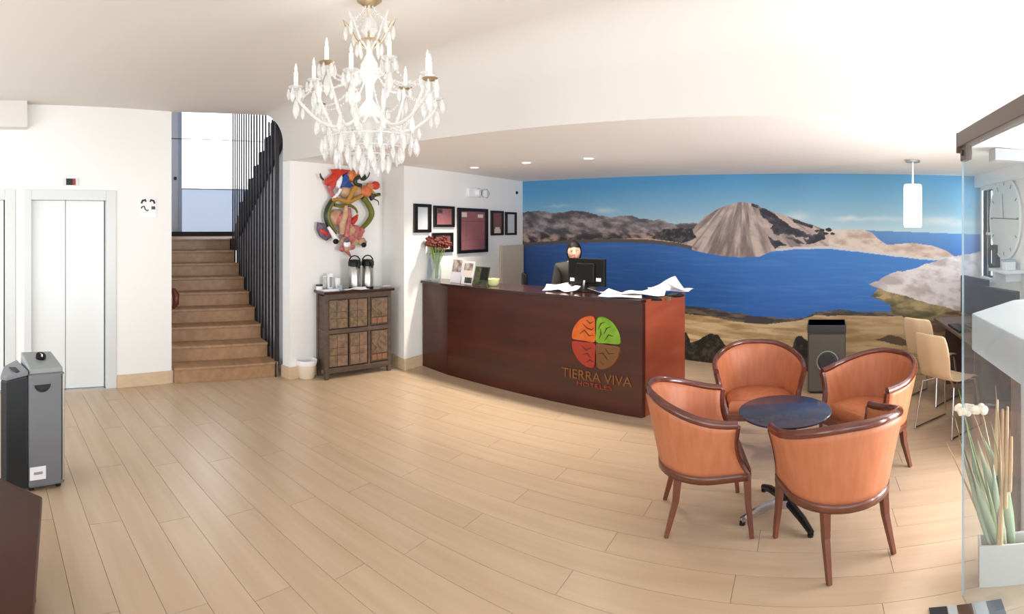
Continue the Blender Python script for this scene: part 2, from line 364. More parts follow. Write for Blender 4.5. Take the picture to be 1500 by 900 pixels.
# right headland
hd = inside([(1130, 390), (1200, 357), (1280, 336), (1340, 318), (1385, 302), (1420, 300), (1475, 285), (1520, 280), (1520, 500), (1420, 474), (1340, 452), (1250, 427), (1160, 404)])
hn = fbm(U * 6 + V * 3, V * 9, 5, 41)
put(hd, mix(C(186, 176, 178), C(226, 222, 226), sm(hn, .35, .6)))
# near shore
sh = curve([(0, 420), (535, 458), (600, 464), (700, 482), (780, 494), (870, 499), (930, 496), (960, 480), (1040, 470), (1100, 478), (1200, 478), (1212, 462), (1250, 460), (1475, 480)], .02, 8, 43)
ld = curve([(0, 470), (535, 484), (620, 493), (700, 510), (800, 518), (900, 508), (960, 490), (1475, 486)], .02, 6, 45)
sand = mix(C(184, 152, 108), C(230, 206, 162), sm(fbm(U * 3, V * 22, 5, 47), .3, .62)); sand = mix(sand, C(150, 124, 84), .4 * sm(U, 4.6, 5.8))
put(V < sh, mix(C(70, 66, 70), C(128, 112, 92), sm(fbm(U * 6, V * 30, 4, 48), .4, .65)))
put(V < ld, sand)
gr = inside([(1135, 428), (1160, 404), (1250, 427), (1340, 452), (1420, 474), (1520, 500), (1520, 540), (1300, 520), (1210, 482), (1200, 455)])
put(gr, mix(C(92, 88, 62), C(176, 158, 112), sm(fbm(U * 5, V * 14, 5, 51), .35, .7)))
put(inside([(1150, 432), (1190, 420), (1205, 432), (1180, 440)]), C(190, 160, 118))
dkb = inside([(1280, 520), (1400, 470), (1520, 500), (1520, 700), (1400, 700), (1300, 620)]); put(dkb, mix(C(100, 78, 62), C(150, 130, 98), sm(fbm(U * 6, V * 26, 5, 53), .35, .6)))
bush = inside([(500, 540), (545, 545), (560, 580), (590, 565), (620, 548), (645, 552), (662, 580), (690, 600), (700, 660), (500, 660)]) | inside([(885, 580), (900, 560), (915, 555), (940, 575), (950, 672), (870, 672)])
put(bush, mix(C(34, 32, 32), C(74, 68, 58), sm(fbm(U * 20, V * 20, 4, 55), .45, .7)))
put(inside([(1150, 565), (1200, 555), (1290, 575), (1300, 590), (1200, 580)]), C(96, 78, 62))
dot = U * 0
def mural():
    lc = img / 255.0; lc = np.where(lc <= .04045, lc / 12.92, ((lc + .055) / 1.055) ** 2.4)
    P = np.zeros((NV, NU, 3)); P[..., 0] = U0.x + UD.x * U; P[..., 1] = U0.y + UD.y * U; P[..., 2] = V
    me = bpy.data.meshes.new('wall_back'); i = np.arange(NV * NU).reshape(NV, NU)
    q = np.stack([i[:-1, :-1], i[:-1, 1:], i[1:, 1:], i[1:, :-1]], -1).reshape(-1, 4)
    me.vertices.add(NV * NU); me.vertices.foreach_set('co', P.ravel())
    me.loops.add(q.size); me.loops.foreach_set('vertex_index', q.ravel())
    me.polygons.add(len(q)); me.polygons.foreach_set('loop_start', np.arange(0, q.size, 4)); me.update(calc_edges=True)
    ca = me.color_attributes.new('print', 'FLOAT_COLOR', 'POINT'); cc = np.ones((NV * NU, 4)); cc[:, :3] = lc.reshape(-1, 3); ca.data.foreach_set('color', cc.ravel())
    m = bpy.data.materials.new('printed_lake_mural'); m.use_nodes = True; nt = m.node_tree; a = nt.nodes.new('ShaderNodeAttribute'); a.attribute_name = 'print'
    b = nt.nodes['Principled BSDF']; nt.links.new(a.outputs['Color'], b.inputs['Base Color']); b.inputs['Roughness'].default_value = .55
    me.materials.append(m); o = bpy.data.objects.new('mural', me); COL.objects.link(o)
    o.location = (-.0363 * .12, -.1575 * .12, 0); return o
nb = Vector((WB, WA)).normalized() * .12
wb = struct('wall_back', MB().prism([U0, U1 + UD * .2, U1 + UD * .2 + nb, U0 + nb - UD * .2], 0, 2.9), M['wall'])
mu_ = mural(); mu_.parent = wb

# frames wall (left) / niche / stair end
NX = -5.0
struct('wall_left', MB().prism([(XF, 4.57), (XF, 7.4), (XF - .15, 7.4), (NX - .15, 4.9), (NX, 4.75)], 0, 2.62), M['wall'])
struct('wall_niche', MB().bx(NX - .15, NX, 3.29, 4.9, 0, 2.64), M['wall'])
YS, YR = 3.29, 2.88                                   # the step runs slightly skew: its Y at the left and at the right end
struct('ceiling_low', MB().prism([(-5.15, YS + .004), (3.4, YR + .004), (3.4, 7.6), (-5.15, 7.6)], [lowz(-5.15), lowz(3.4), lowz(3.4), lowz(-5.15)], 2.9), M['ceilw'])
CR = .3                                              # cove added to the ceiling step, shaped so its shading turns gradually
cvy = [(YS, None)] + [(YS - CR * (1 - cos(a)), HC - CR * (1 - sin(a))) for a in [pi / 2 * i / 14 for i in range(15)]]
rows = [[(x, y + dy, lowz(x) if z is None else z) for y, z in cvy] for x, dy in ((-5.15, 0), (3.4, YR - YS))]
ncv = len(cvy); ev = [(-5.15, YS, HC), (3.4, YR, HC)]
g = MB().surf(rows); g.add([rows[0][i] for i in range(ncv)] + [ev[0]], [tuple(range(ncv + 1))]); g.add([rows[1][i] for i in range(ncv)] + [ev[1]], [tuple(range(ncv + 1))[::-1]])
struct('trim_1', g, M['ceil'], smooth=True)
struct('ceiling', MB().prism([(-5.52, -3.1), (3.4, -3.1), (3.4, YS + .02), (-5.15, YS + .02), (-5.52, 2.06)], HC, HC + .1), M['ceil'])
struct('trim_2', MB().bx(-5.5, -5.34, -3.0, .42, 2.78, HC), M['ceil'])
# elevator wall
EX = -5.5
def ey(px): return -EX / tan(-ang(px)) if abs(ang(px) + pi / 2) > 1e-6 else 0
E1a, E1b = ey(35), ey(170)
E0a, E0b = E1a - .12 - (E1b - E1a), E1a - .09
ZT = zat(278, 5.55); ZB = 0
we = MB()
we.bx(EX - .12, EX, -3.1, E0a, 0, HC); we.bx(EX - .12, EX, E0b, E1a, 0, HC); we.bx(EX - .12, EX, E1b, 2.04, 0, HC)
we.bx(EX - .12, EX, E0a, E0b, ZT, HC); we.bx(EX - .12, EX, E1a, E1b, ZT, HC)
struct('wall_elevator', we, M['wall'])

def elevator(name, a, b):
    W = b - a
    o = struct(name, MB().bx(EX - .11, EX + .012, a, a + .08, 0, ZT).bx(EX - .11, EX + .012, b - .11, b, 0, ZT).bx(EX - .11, EX + .012, a + .08, b - .11, ZT - .11, ZT), M['elevf'], bev=.004)
    ia, ib = a + .08, b - .11; mid = ia + (ib - ia) * .46
    part('door_leaf', MB().bx(EX - .08, EX - .05, ia + .002, mid - .003, .01, ZT - .112), M['elev'], o, bev=.003)
    part('door_leaf', MB().bx(EX - .08, EX - .055, mid + .003, ib - .012, .01, ZT - .112), M['elev'], o, bev=.003)
    part('door_gap', MB().bx(EX - .085, EX - .082, ia, ib, .005, ZT - .111), M['gap'], o)
    part('door_sill', MB().bx(EX - .1, EX + .005, ia, ib, 0, .008), M['steel'], o)
    return o
elevator('door_1', E1a, E1b); elevator('door_2', E0a, E0b)
struct('wall_behind_elevators', MB().bx(EX - .2, EX - .125, -3.1, 1.9, 0, HC), M['gap'])
bz = .14
struct('baseboard_left', MB().bx(EX, EX + .02, E1b + .01, 2.05, 0, bz).bx(EX - .12, EX + .02, 2.04, 2.055, 0, bz), M['base'], bev=.003)
struct('baseboard_niche', MB().bx(NX, NX + .015, 3.29, 4.74, 0, bz).bx(NX - .165, NX + .015, 3.275, 3.29, 0, bz), M['base'], bev=.003)
struct('baseboard_frames', MB().bx(XF, XF + .015, 4.565, 7.35, 0, bz).prism([(XF + .015, 4.555), (XF, 4.57), (NX, 4.75), (NX, 4.735)], 0, bz), M['base'], bev=.003)
# right wall with window
RX = 2.05; wy0, wy1 = 5.42, 5.78
rw = MB().bx(RX, RX + .12, 3.6, wy0, 0, 2.8).bx(RX, RX + .12, wy1, 6.0, 0, 2.8).bx(RX, RX + .12, wy0, wy1, 0, 1.18).bx(RX, RX + .12, wy0, wy1, 2.18, 2.8)
struct('wall_right', rw, M['wall'])
wf = struct('window_1', MB().bx(RX - .02, RX + .1, wy0 - .05, wy0, 1.13, 2.23).bx(RX - .02, RX + .1, wy1, wy1 + .05, 1.13, 2.23).bx(RX - .04, RX + .1, wy0, wy1, 1.13, 1.18).bx(RX - .02, RX + .1, wy0, wy1, 2.18, 2.23), M['white'], bev=.004)
part('window_pane', MB().bx(RX + .05, RX + .056, wy0, wy1, 1.18, 2.18), M['glasspane'], wf)
part('window_bar', MB().bx(RX + .03, RX + .07, wy0, wy1, 1.66, 1.69), M['white'], wf)
struct('trim_3', MB().bx(1.43, RX, 3.75, 3.9, 2.27, 2.36), M['band'])
struct('trim_4', MB().bx(RX - .08, RX, 4.3, 5.9, 2.22, 2.36), M['white'], bev=.006)

# ------------------------------------------------------------------ staircase
SO = Vector((-5.22, 3.12, 0)); sd = Vector((-.975, .222, 0)).normalized(); sn = Vector((.222, .975, 0)).normalized()
SM = Matrix(((sd.x, sn.x, 0, SO.x), (sd.y, sn.y, 0, SO.y), (0, 0, 1, 0), (0, 0, 0, 1)))
root = thing('staircase', 'brown wooden staircase rising beside the black slat screen', 'staircase', SO, atan2(sd.y, sd.x))
RI, TR = .1745, .27
for k in range(9):
    t1 = .13 if k == 0 else 0.09
    # local y of the root frame points to -sn when x = sd
    g = MB().bx(k * TR, k * TR + TR + .03, -t1, 1.09, k * RI - .002 if k else 0, (k + 1) * RI - .03)
    st = part('step', g, M['stepw'], root, bev=.003)
    part('nosing', MB().bx(k * TR - .018, k * TR + TR + .002, -t1, 1.09, (k + 1) * RI - .03, (k + 1) * RI), M['stepw'], st, bev=.006)
part('landing', MB().bx(9 * TR + .03, 4.54, -1.58, 1.09, 9 * RI - .2, 9 * RI), M['stepw'], root)
# upper flight behind the slats: dark stringer with stepped top and wooden risers
ur = thing('upper_stair_flight', 'dark stepped upper stair flight climbing behind the vertical slats', 'staircase', SO, atan2(sd.y, sd.x))
prof = []; NS = 8; zs = 1.98; rise = .155; run = .26; s0 = 2.02
for i in range(NS):
    prof += [(s0 - i * run, zs + i * rise), (s0 - i * run, zs + (i + 1) * rise)]
prof = prof[1:] + [(s0 - NS * run, zs + NS * rise)]
low = [(s0 - NS * run, zs + NS * rise - .42), (s0, zs - .36)]
pg = prof + low
g = MB(); nP = len(pg)
g.add([(x, -.19, z) for x, z in pg] + [(x, -.23, z) for x, z in pg], [tuple(range(nP)), tuple(range(nP, 2 * nP))[::-1]] + [(i, (i + 1) % nP, nP + (i + 1) % nP, nP + i) for i in range(nP)])
part('stringer', g, M['black'], ur)
for i in range(NS): part('tread', MB().bx(s0 - (i + 1) * run - .02, s0 - i * run, -1.25, -.232, zs + (i + 1) * rise - .04, zs + (i + 1) * rise), M['rleather'], ur)
for i in range(3): part('riser', MB().bx(s0 + .15 - i * .1, s0 + .45 - i * .1, -1.1, -.235, 9 * RI + i * .12, 9 * RI + (i + 1) * .12), M['stepw'], ur)
# slats
sl = thing('slat_screen', 'black vertical slat screen along the right side of the stairs', 'railing', SO, atan2(sd.y, sd.x))
ns = 17; sm_ = None
for i in range(ns):
    s = .03 + i * .128; k = min(int(s / TR), 8); zb = (k + 1) * RI - .05
    ht = 3.6
    w_ = .038 if i else .05
    part('slat', MB().bx(s - w_ / 2, s + w_ / 2, -.122 if i else -.15, -.108, zb, 3.04 if s < .32 else 4.3), M['black'], sl)
pgl = []
for k in range(9): pgl += [(k * TR - .03, k * RI - .05), (k * TR - .03, (k + 1) * RI + .0)]
pgl += [(9 * TR - .02, 9 * RI)]; lo_ = [(9 * TR - .02, 9 * RI - .22), (.25, -.0 + .0)]
pl = [(x, max(z, 0)) for x, z in pgl] + lo_; nP = len(pl)
g = MB().add([(x, -.094, z) for x, z in pl] + [(x, -.106, z) for x, z in pl], [tuple(range(nP)), tuple(range(nP, 2 * nP))[::-1]] + [(i, (i + 1) % nP, nP + (i + 1) % nP, nP + i) for i in range(nP)])
part('stringer', g, M['black'], sl)
lowpts = [(0, 0), (2.3, 0)] + [(2.3, zs - .40), (s0 - NS * run + .1, zs + NS * rise - .52), (0, 2.62)]
lowpts = [(-.02, 0), (2.3, 0), (2.3, 1.6), (s0, zs - .37), (-.02, zs - .37 + (s0 + .02) * rise / run)]; nP = len(lowpts)
g = MB().add([(x, -.24, z) for x, z in lowpts] + [(x, -.27, z) for x, z in lowpts], [tuple(range(nP)), tuple(range(nP, 2 * nP))[::-1]] + [(i, (i + 1) % nP, nP + (i + 1) % nP, nP + i) for i in range(nP)])
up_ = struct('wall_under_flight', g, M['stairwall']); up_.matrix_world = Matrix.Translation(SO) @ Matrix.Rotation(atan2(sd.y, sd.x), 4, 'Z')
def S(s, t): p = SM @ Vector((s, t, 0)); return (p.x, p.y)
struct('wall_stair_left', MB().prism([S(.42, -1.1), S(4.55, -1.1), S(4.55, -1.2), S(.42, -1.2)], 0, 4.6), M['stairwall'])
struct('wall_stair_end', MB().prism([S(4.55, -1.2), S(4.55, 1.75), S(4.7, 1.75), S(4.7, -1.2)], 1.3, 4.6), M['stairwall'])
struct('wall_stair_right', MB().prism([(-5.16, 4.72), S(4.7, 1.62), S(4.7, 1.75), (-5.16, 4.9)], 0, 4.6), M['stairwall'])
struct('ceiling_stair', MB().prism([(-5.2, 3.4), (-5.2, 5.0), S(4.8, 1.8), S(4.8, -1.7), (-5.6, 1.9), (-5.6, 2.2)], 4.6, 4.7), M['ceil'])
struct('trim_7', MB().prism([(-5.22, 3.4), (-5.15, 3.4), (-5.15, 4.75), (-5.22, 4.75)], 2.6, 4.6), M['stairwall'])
def swin(px): # local t on the end wall seen at a column
    a = ang(px); d = Vector((sin(a), cos(a))); o2 = Vector(S(4.55, 0)); n2 = Vector((sn.x, sn.y)); nd = Vector((sd.x, sd.y))
    q = o2.dot(nd) / d.dot(nd); return (d * q - o2).dot(n2), q
tL, rL = swin(266); tR = 1.58
tC, rC = swin(257)
wst = struct('window_2', MB().bx(4.50, 4.53, -tL, -tL + .07, 1.66, 4.5).bx(4.50, 4.53, -tR, -tL, 2.505, 2.53), M['bluegrey'])
wst.matrix_world = Matrix.Translation(SO) @ Matrix.Rotation(atan2(sd.y, sd.x), 4, 'Z')
part('window_pane', MB().bx(4.52, 4.545, -tR, -tL, 2.53, 4.5), M['glow'], wst, label='bright white upper pane')
part('window_pane', MB().bx(4.52, 4.545, -tR, -tL, 1.66, 2.505), M['glow2'], wst, label='blue grey frosted lower pane')
tr = struct('trim_5', MB().bx(4.49, 4.55, -1.6, 1.4, 9 * RI, 1.66), M['dark_wood']); tr.matrix_world = wst.matrix_world
zr = zat(200, 9.9)
rl = part('stair_rail', MB().tube([(4.3, 1.2, 3.48), (4.3, -1.5, 3.48)], .008, 8), M['dgrey']); rl.matrix_world = wst.matrix_world
tag(rl, 'thin dark horizontal rail crossing the bright stair window', 'rail')
kb = part('door_stop', MB().tube([(4.5, -tC + .015, 2.72), (4.47, -tC + .015, 2.72)], .035, 10), M['dgrey']); kb.matrix_world = wst.matrix_world
tag(kb, 'small dark round knob on the frame left of stair window', 'knob')
# red brown newel on the left of the stairs
p = pr(251, 6.55, 0)
nw = thing('handrail_end', 'red brown rounded handrail end showing at left edge of the stairs', 'rail', (p.x, p.y, .95))
part('rail_cap', MB().tube([(-.3, -.02, -.02), (-.1, 0, 0), (0, .035, 0), (.03, .05, -.05), (.03, .05, -.16), (.0, .02, -.22)], [.03, .035, .04, .045, .04, .02], 10), M['rleather'], nw, smooth=True)

# ------------------------------------------------------------------ lights in the room
def pt_light(name, loc, e, rad, col=(1, .9, .75), spot=False):
    l = bpy.data.lights.new(name, 'SPOT' if spot else 'POINT'); l.energy = e; l.color = col; l.shadow_soft_size = rad
    if spot: l.spot_size = radians(110); l.spot_blend = .8
    o = bpy.data.objects.new(name, l); COL.objects.link(o); o.location = loc; return o
for (px, py, lb) in ((695, 246, 'leftmost lit round downlight, nearest to the framed pictures'), (771, 239, 'middle one of three lit round ceiling downlights'), (862, 233, 'rightmost lit round downlight, above the receptionist')):
    z = 2.48 if px < 700 else (2.46 if px < 800 else 2.44)
    q = at(px, py, z)
    q.z = lowz(q.x)
    d = thing('downlight', lb, 'ceiling light', q, 0, 'recessed downlights over the reception')
    part('trim_ring', MB().lathe([(.045, -.001), (.05, -.007), (.062, -.006), (.064, 0.0)], 24, cap=False), M['white'], d, smooth=True)
    part('lens', MB().cyl((0, 0, -.004), .047, .003, 24), M['spot'], d)
    l = pt_light('downlight_lamp', (0, 0, -.03), 75, .04, spot=True); l.parent = d
q = at(1337, 236, 2.37); q.z = lowz(q.x)
pd = thing('pendant_lamp', 'lit white cylindrical pendant lamp hanging before the mural', 'lamp', q)
zt = zat(272, 5.0) - q.z; zb = zat(333, 5.0) - q.z
part('canopy', MB().cyl((0, 0, -.02), .07, .02, 24), M['steel'], pd, smooth=True)
part('cord', MB().tube([(0, 0, -.02), (0, 0, zt)], .009, 8), M['white'], pd)
part('lamp_shade', MB().lathe([(.02, zt + .004), (.078, zt), (.084, zt - .02), (.084, zb + .02), (.078, zb), (.02, zb)], 28), M['lamp'], pd, smooth=True)
l = pt_light('pendant_bulb', (0, 0, zb - .06), 7, .08); l.parent = pd

# ------------------------------------------------------------------ reception counter
F0 = Vector((-4.415, 4.83)); F1 = Vector((-1.475, 4.54)); B1 = Vector((-1.215, 5.16))
ca = atan2(F1.y - F0.y, F1.x - F0.x); CL = (F1 - F0).length
def cl(p): d = Vector((p[0], p[1])) - F0; return (d.x * cos(ca) + d.y * sin(ca), -d.x * sin(ca) + d.y * cos(ca))
def cw(x, y): return Vector((F0.x + x * cos(ca) - y * sin(ca), F0.y + x * sin(ca) + y * cos(ca)))
def cpx(px, y=0.0):        # local x on the counter's line y seen at a column
    a = ang(px); d = Vector((sin(a), cos(a))); nrm = Vector((-sin(ca), cos(ca))); o2 = cw(0, y)
    q = o2.dot(nrm) / d.dot(nrm); return cl(d * q)[0], q
bx_, by_ = cl(B1); CH = 1.05
ct = thing('reception_counter', 'long dark mahogany reception counter with a coloured round emblem', 'counter', (F0.x, F0.y, 0), ca)
xk = cpx(656)[0]
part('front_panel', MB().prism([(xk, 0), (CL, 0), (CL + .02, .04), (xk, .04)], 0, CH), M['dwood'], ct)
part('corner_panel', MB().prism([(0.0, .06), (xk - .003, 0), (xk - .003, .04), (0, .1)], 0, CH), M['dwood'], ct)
part('side_panel', MB().prism([(CL + .001, 0.001), (bx_, by_), (bx_ - .05, by_ + .02), (CL - .02, .045)], 0, CH + .03), M['dwood_lit'], ct, bev=.002)
part('counter_top', MB().prism([(-.0, .02), (xk, -.035), (CL - .002, -.02), (bx_ - .022, by_ + .01), (0.03, .40), (0, .4)], CH, CH + .03), M['dwoodtop'], ct, bev=.004)
part('desk_shelf', MB().prism([(.05, .4), (bx_ - .08, .5), (bx_ - .08, .78), (.05, .78)], .72, .75), M['dwoodtop'], ct)
part('shelf_support', MB().bx(.1, .14, .41, .76, 0, .72), M['dwood'], ct); part('shelf_support', MB().bx(1.4, 1.44, .47, .76, 0, .72), M['dwood'], ct)
# emblem: four rounded quarters and the words below
ex, er = cpx(873.5); ez = zat(502, er)
def quarter(name, m, qx, qz, w_, h_, ctrl):
    pts = []
    for i, (a, b) in enumerate(ctrl): pts.append((a * w_ * qx, b * h_ * qz))
    # smooth closed outline
    nn = len(pts); out = []
    for i in range(nn):
        p0, p1, p2, p3 = (Vector(pts[(i + j) % nn]) for j in (-1, 0, 1, 2))
        for s in range(5):
            t = s / 5; out.append(.5 * ((2 * p1) + (p2 - p0) * t + (2 * p0 - 5 * p1 + 4 * p2 - p3) * t * t + (3 * p1 - p0 - 3 * p2 + p3) * t ** 3))
    vs = [(ex + a, -.001, ez + b) for a, b in out] + [(ex + a * .97, -.016, ez + b * .97) for a, b in out]; k = len(out)
    g = MB().add(vs, [tuple(range(k)), tuple(range(k, 2 * k))[::-1]] + [(i, (i + 1) % k, k + (i + 1) % k, k + i) for i in range(k)])
    return part(name, g, m, ct)
qc = [(.04, .04), (.5, .03), (.93, .04), (1.0, .16), (.93, .48), (.7, .8), (.42, .97), (.16, 1.0), (.05, .88), (.03, .5)]
HW, HH = cpx(909)[0] - ex, .25
HL = ex - cpx(838)[0]
def grooves(o, segs):
    for s in segs:
        g = MB().tube([(ex + a, -.0175, ez + b) for a, b in s], [.002] + [.006] * (len(s) - 2) + [.002], 6)
        gg = part('groove', g, M['groove'], o)
q1 = quarter('emblem_quarter', M['lorange'], -1, 1, HL, HH, qc); q1['label'] = 'orange quarter'
q2 = quarter('emblem_quarter', M['lgreen'], 1, 1, HW, HH * 1.0, qc); q2['label'] = 'green quarter'
q3 = quarter('emblem_quarter', M['lred'], -1, -1, HL, HH, qc); q3['label'] = 'red quarter'
q4 = quarter('emblem_quarter', M['lbrown'], 1, -1, HW, HH, qc); q4['label'] = 'brown quarter'
grooves(q1, [[(-.14, .17), (-.09, .13), (-.04, .12), (-.02, .14)], [(-.17, .07), (-.12, .11), (-.07, .06), (-.02, .07)], [(-.1, .21), (-.06, .18), (-.02, .2)]])
grooves(q2, [[(.03, .13), (.06, .19), (.1, .205)], [(.09, .09), (.12, .15), (.16, .165)], [(.04, .04), (.06, .09), (.055, .14)], [(.1, .03), (.14, .09), (.19, .08)]])
grooves(q3, [[(-.15, -.05), (-.1, -.08), (-.04, -.05)], [(-.14, -.13), (-.09, -.11), (-.05, -.15)], [(-.1, -.2), (-.06, -.17), (-.02, -.19)]])
grooves(q4, [[(.03, -.1), (.08, -.09), (.13, -.15)], [(.1, -.04), (.14, -.09), (.19, -.08)], [(.05, -.17), (.09, -.2)]])
def text(s, x0, x1, z0, z1, m, name, y=-.002):
    cu = bpy.data.curves.new(name, 'FONT'); cu.body = s; cu.size = 1; cu.extrude = .03; cu.resolution_u = 3
    o = bpy.data.objects.new(name, cu); COL.objects.link(o)
    dg = bpy.context.evaluated_depsgraph_get(); me = bpy.data.meshes.new_from_object(o.evaluated_get(dg)); bpy.data.objects.remove(o)
    xs = [v.co.x for v in me.vertices]; ys = [v.co.y for v in me.vertices]
    for v in me.vertices:
        v.co = Vector((x0 + (v.co.x - min(xs)) / (max(xs) - min(xs)) * (x1 - x0), y - v.co.z * .15, z0 + (v.co.y - min(ys)) / (max(ys) - min(ys)) * (z1 - z0)))
    me.materials.clear(); me.materials.append(m); o = bpy.data.objects.new(name, me); COL.objects.link(o); return o
xa, xb = cpx(824)[0], cpx(926)[0]
t = text('TIERRA VIVA', xa, xb, ez - .375, ez - .285, M['letter'], 'lettering', -.006); t.parent = ct
xa, xb = cpx(846)[0], cpx(897)[0]
t = text('HOTELES', xa, xb, ez - .435, ez - .395, M['letterr'], 'lettering', -.006); t.parent = ct; t['label'] = 'small red lettering'
TOPZ = CH + .03

# ------------------------------------------------------------------ things on the counter
def ontop(px, y, z=TOPZ + .001):
    x, r = cpx(px, y); p = cw(x, y); return Vector((p.x, p.y, z))
def vase(px, y, lab, h, r0, flowers):
    p = ontop(px, y); o = thing('flower_vase' if flowers else 'glass_vase', lab, 'vase', p)
    prof = [(r0 * .8, 0), (r0 * .95, .02), (r0 * 1.05, h * .35), (r0 * .7, h * .72), (r0 * .62, h * .86), (r0 * .85, h)]
    inn = [(a - .004, max(z, .012)) for a, z in prof[::-1]]
    part('glass_body', MB().lathe(prof + inn, 24, cap=True), M['vaseg'], o, smooth=True)
    if not flowers:
        part('stopper', MB().lathe([(.02, h), (.03, h + .02), (.018, h + .05), (.028, h + .075), (.01, h + .09)], 16), M['cryst2'], o, smooth=True)
    return o
v1 = vase(639, .17, 'glass vase holding dark red flowers on the counter end', .33, .062, True)
for i in range(15):
    a = R.uniform(0, 6.28); rr = R.uniform(.03, .17); zz = R.uniform(.43, .53); x, y = rr * cos(a) * 1.1, rr * sin(a)
    b = part('flower_stem', MB().tube([(x * .12, y * .12, .02), (x * .2, y * .2, .2), (x * .7, y * .7, zz - .08), (x, y, zz)], .0055, 6), M['stem'], v1)
    g = MB()
    for j in range(9):
        q = j * 2.4; e = .4 + .5 * (j % 3) / 2
        g.ball((x + .03 * cos(q), y + .03 * sin(q), zz + .01 - .012 * (j % 3)), (.028, .024, .016), 8, 5)
    g.ball((x, y, zz + .015), .022, 8, 5)
    part('blossom', g, M['petal'], b, smooth=True)
for a in (.6, 2.5, 3.4, 5.2):
    g = MB().surf([[(cos(a) * s + sin(a) * ww * t_, sin(a) * s - cos(a) * ww * t_, .42 + .1 * s * 4 - .9 * s * s * 3) for t_ in (-1, 0, 1)] for s, ww in ((.02, .006), (.07, .022), (.12, .02), (.17, .002))])
    part('leaf', g, M['brown'] if a > 3 else M['stem'], v1, smooth=True)
vase(626, .2, 'empty clear glass vase left of the red flowers', .34, .056, False)
def card(px0, px1, pyt, y, lab, m, name, cat, lean=.06, extra=None, bord=True, grp=None):
    xa_, ra = cpx(px0, y); xb_, rb = cpx(px1, y); h = (zat(pyt, (ra + rb) / 2) - TOPZ) * .98; p = cw(xa_, y)
    o = thing(name, lab, cat, (p.x, p.y, TOPZ + .001), ca, grp); W = xb_ - xa_
    g = MB().add([(0, 0, 0), (W, 0, 0), (W, lean, h), (0, lean, h), (0, .006, 0), (W, .006, 0), (W, lean + .006, h), (0, lean + .006, h)],
                 [(0, 1, 2, 3), (7, 6, 5, 4), (0, 4, 5, 1), (3, 2, 6, 7), (1, 5, 6, 2), (0, 3, 7, 4)])
    part('cover', g, M['paper'] if bord else m, o)
    part('easel_back', MB().add([(W * .4, lean, h * .8), (W * .6, lean, h * .8), (W * .6, lean + .05, 0), (W * .4, lean + .05, 0)], [(0, 1, 2, 3)]), M['cream'], o, solid=.003)
    def rect(a, b, c, d, mm, nm='picture'):
        y0, y1 = lean * c - .002, lean * d - .002
        part(nm, MB().add([(W * a, y0, h * c), (W * b, y0, h * c), (W * b, y1, h * d), (W * a, y1, h * d)], [(0, 1, 2, 3)]), mm, o)
    for e in (extra or []): rect(*e)
    return o
card(659, 674, 379, .14, 'standing photo card with white and brown pictures, left one', M['photo1'], 'photo_card', 'card', extra=[(.08, .92, .45, .95, M['photo1']), (.05, .9, .12, .4, M['paper'])], grp='standing cards on the counter')
card(675, 691, 383, .11, 'standing photo card beside the black booklet', M['photo1'], 'photo_card', 'card', extra=[(.1, .9, .6, .92, M['photo1']), (.1, .85, .35, .58, M['cream_print']), (.3, .95, .05, .3, M['foliage'])], grp='standing cards on the counter')
card(692, 713, 391, .1, 'black and dark green booklet standing on the counter', M['foliage'], 'booklet', 'booklet', bord=False, extra=[(.05, .4, .05, .8, M['foliage']), (.45, .95, .3, .95, M['blackp'])])
p = ontop(722, .2); o = thing('candle_dish', 'small pale yellow green tealight dish on the counter', 'dish', p)
part('bowl', MB().lathe([(.05, 0), (.072, .03), (.075, .08), (.066, .08), (.06, .03), (.0, .02)], 20, cap=False), M['yelgreen'], o, smooth=True)
part('candle', MB().cyl((0, 0, .012), .045, .04, 16), M['paper'], o)
# monitor
x, r = cpx(859, .36); p = cw(x, .36)
mo = thing('monitor', 'black computer monitor seen from behind on the reception counter', 'monitor', (p.x, p.y, TOPZ + .001), ca - .12)
za, zb_ = zat(419, r) - TOPZ, zat(379, r) - TOPZ
W = .235
part('casing', MB().bx(-W, W, -.012, .03, za, zb_), M['screen'], mo, bev=.008)
part('rear_bulge', MB().bx(-W * .5, W * .5, -.032, -.011, za + .03, zb_ - .05), M['screen'], mo, bev=.01)
part('panel', MB().bx(-W + .012, W - .012, .031, .033, za + .02, zb_ - .012), M['blackp'], mo)
part('label', MB().bx(-W + .03, -W + .085, -.015, -.0125, za + .04, za + .075), M['paper'], mo)
part('label', MB().bx(W - .1, W - .04, -.015, -.0125, za + .055, za + .09), M['paper'], mo)
part('stand_neck', MB().tube([(-.01, -.03, .015), (-.005, -.045, za * .5), (0, -.035, za + .06)], [.016, .013, .013], 10), M['steel'], mo, smooth=True)
part('stand_base', MB().lathe([(.095, 0), (.1, .006), (.05, .014), (.018, .022)], 24), M['blackp'], mo, smooth=True)
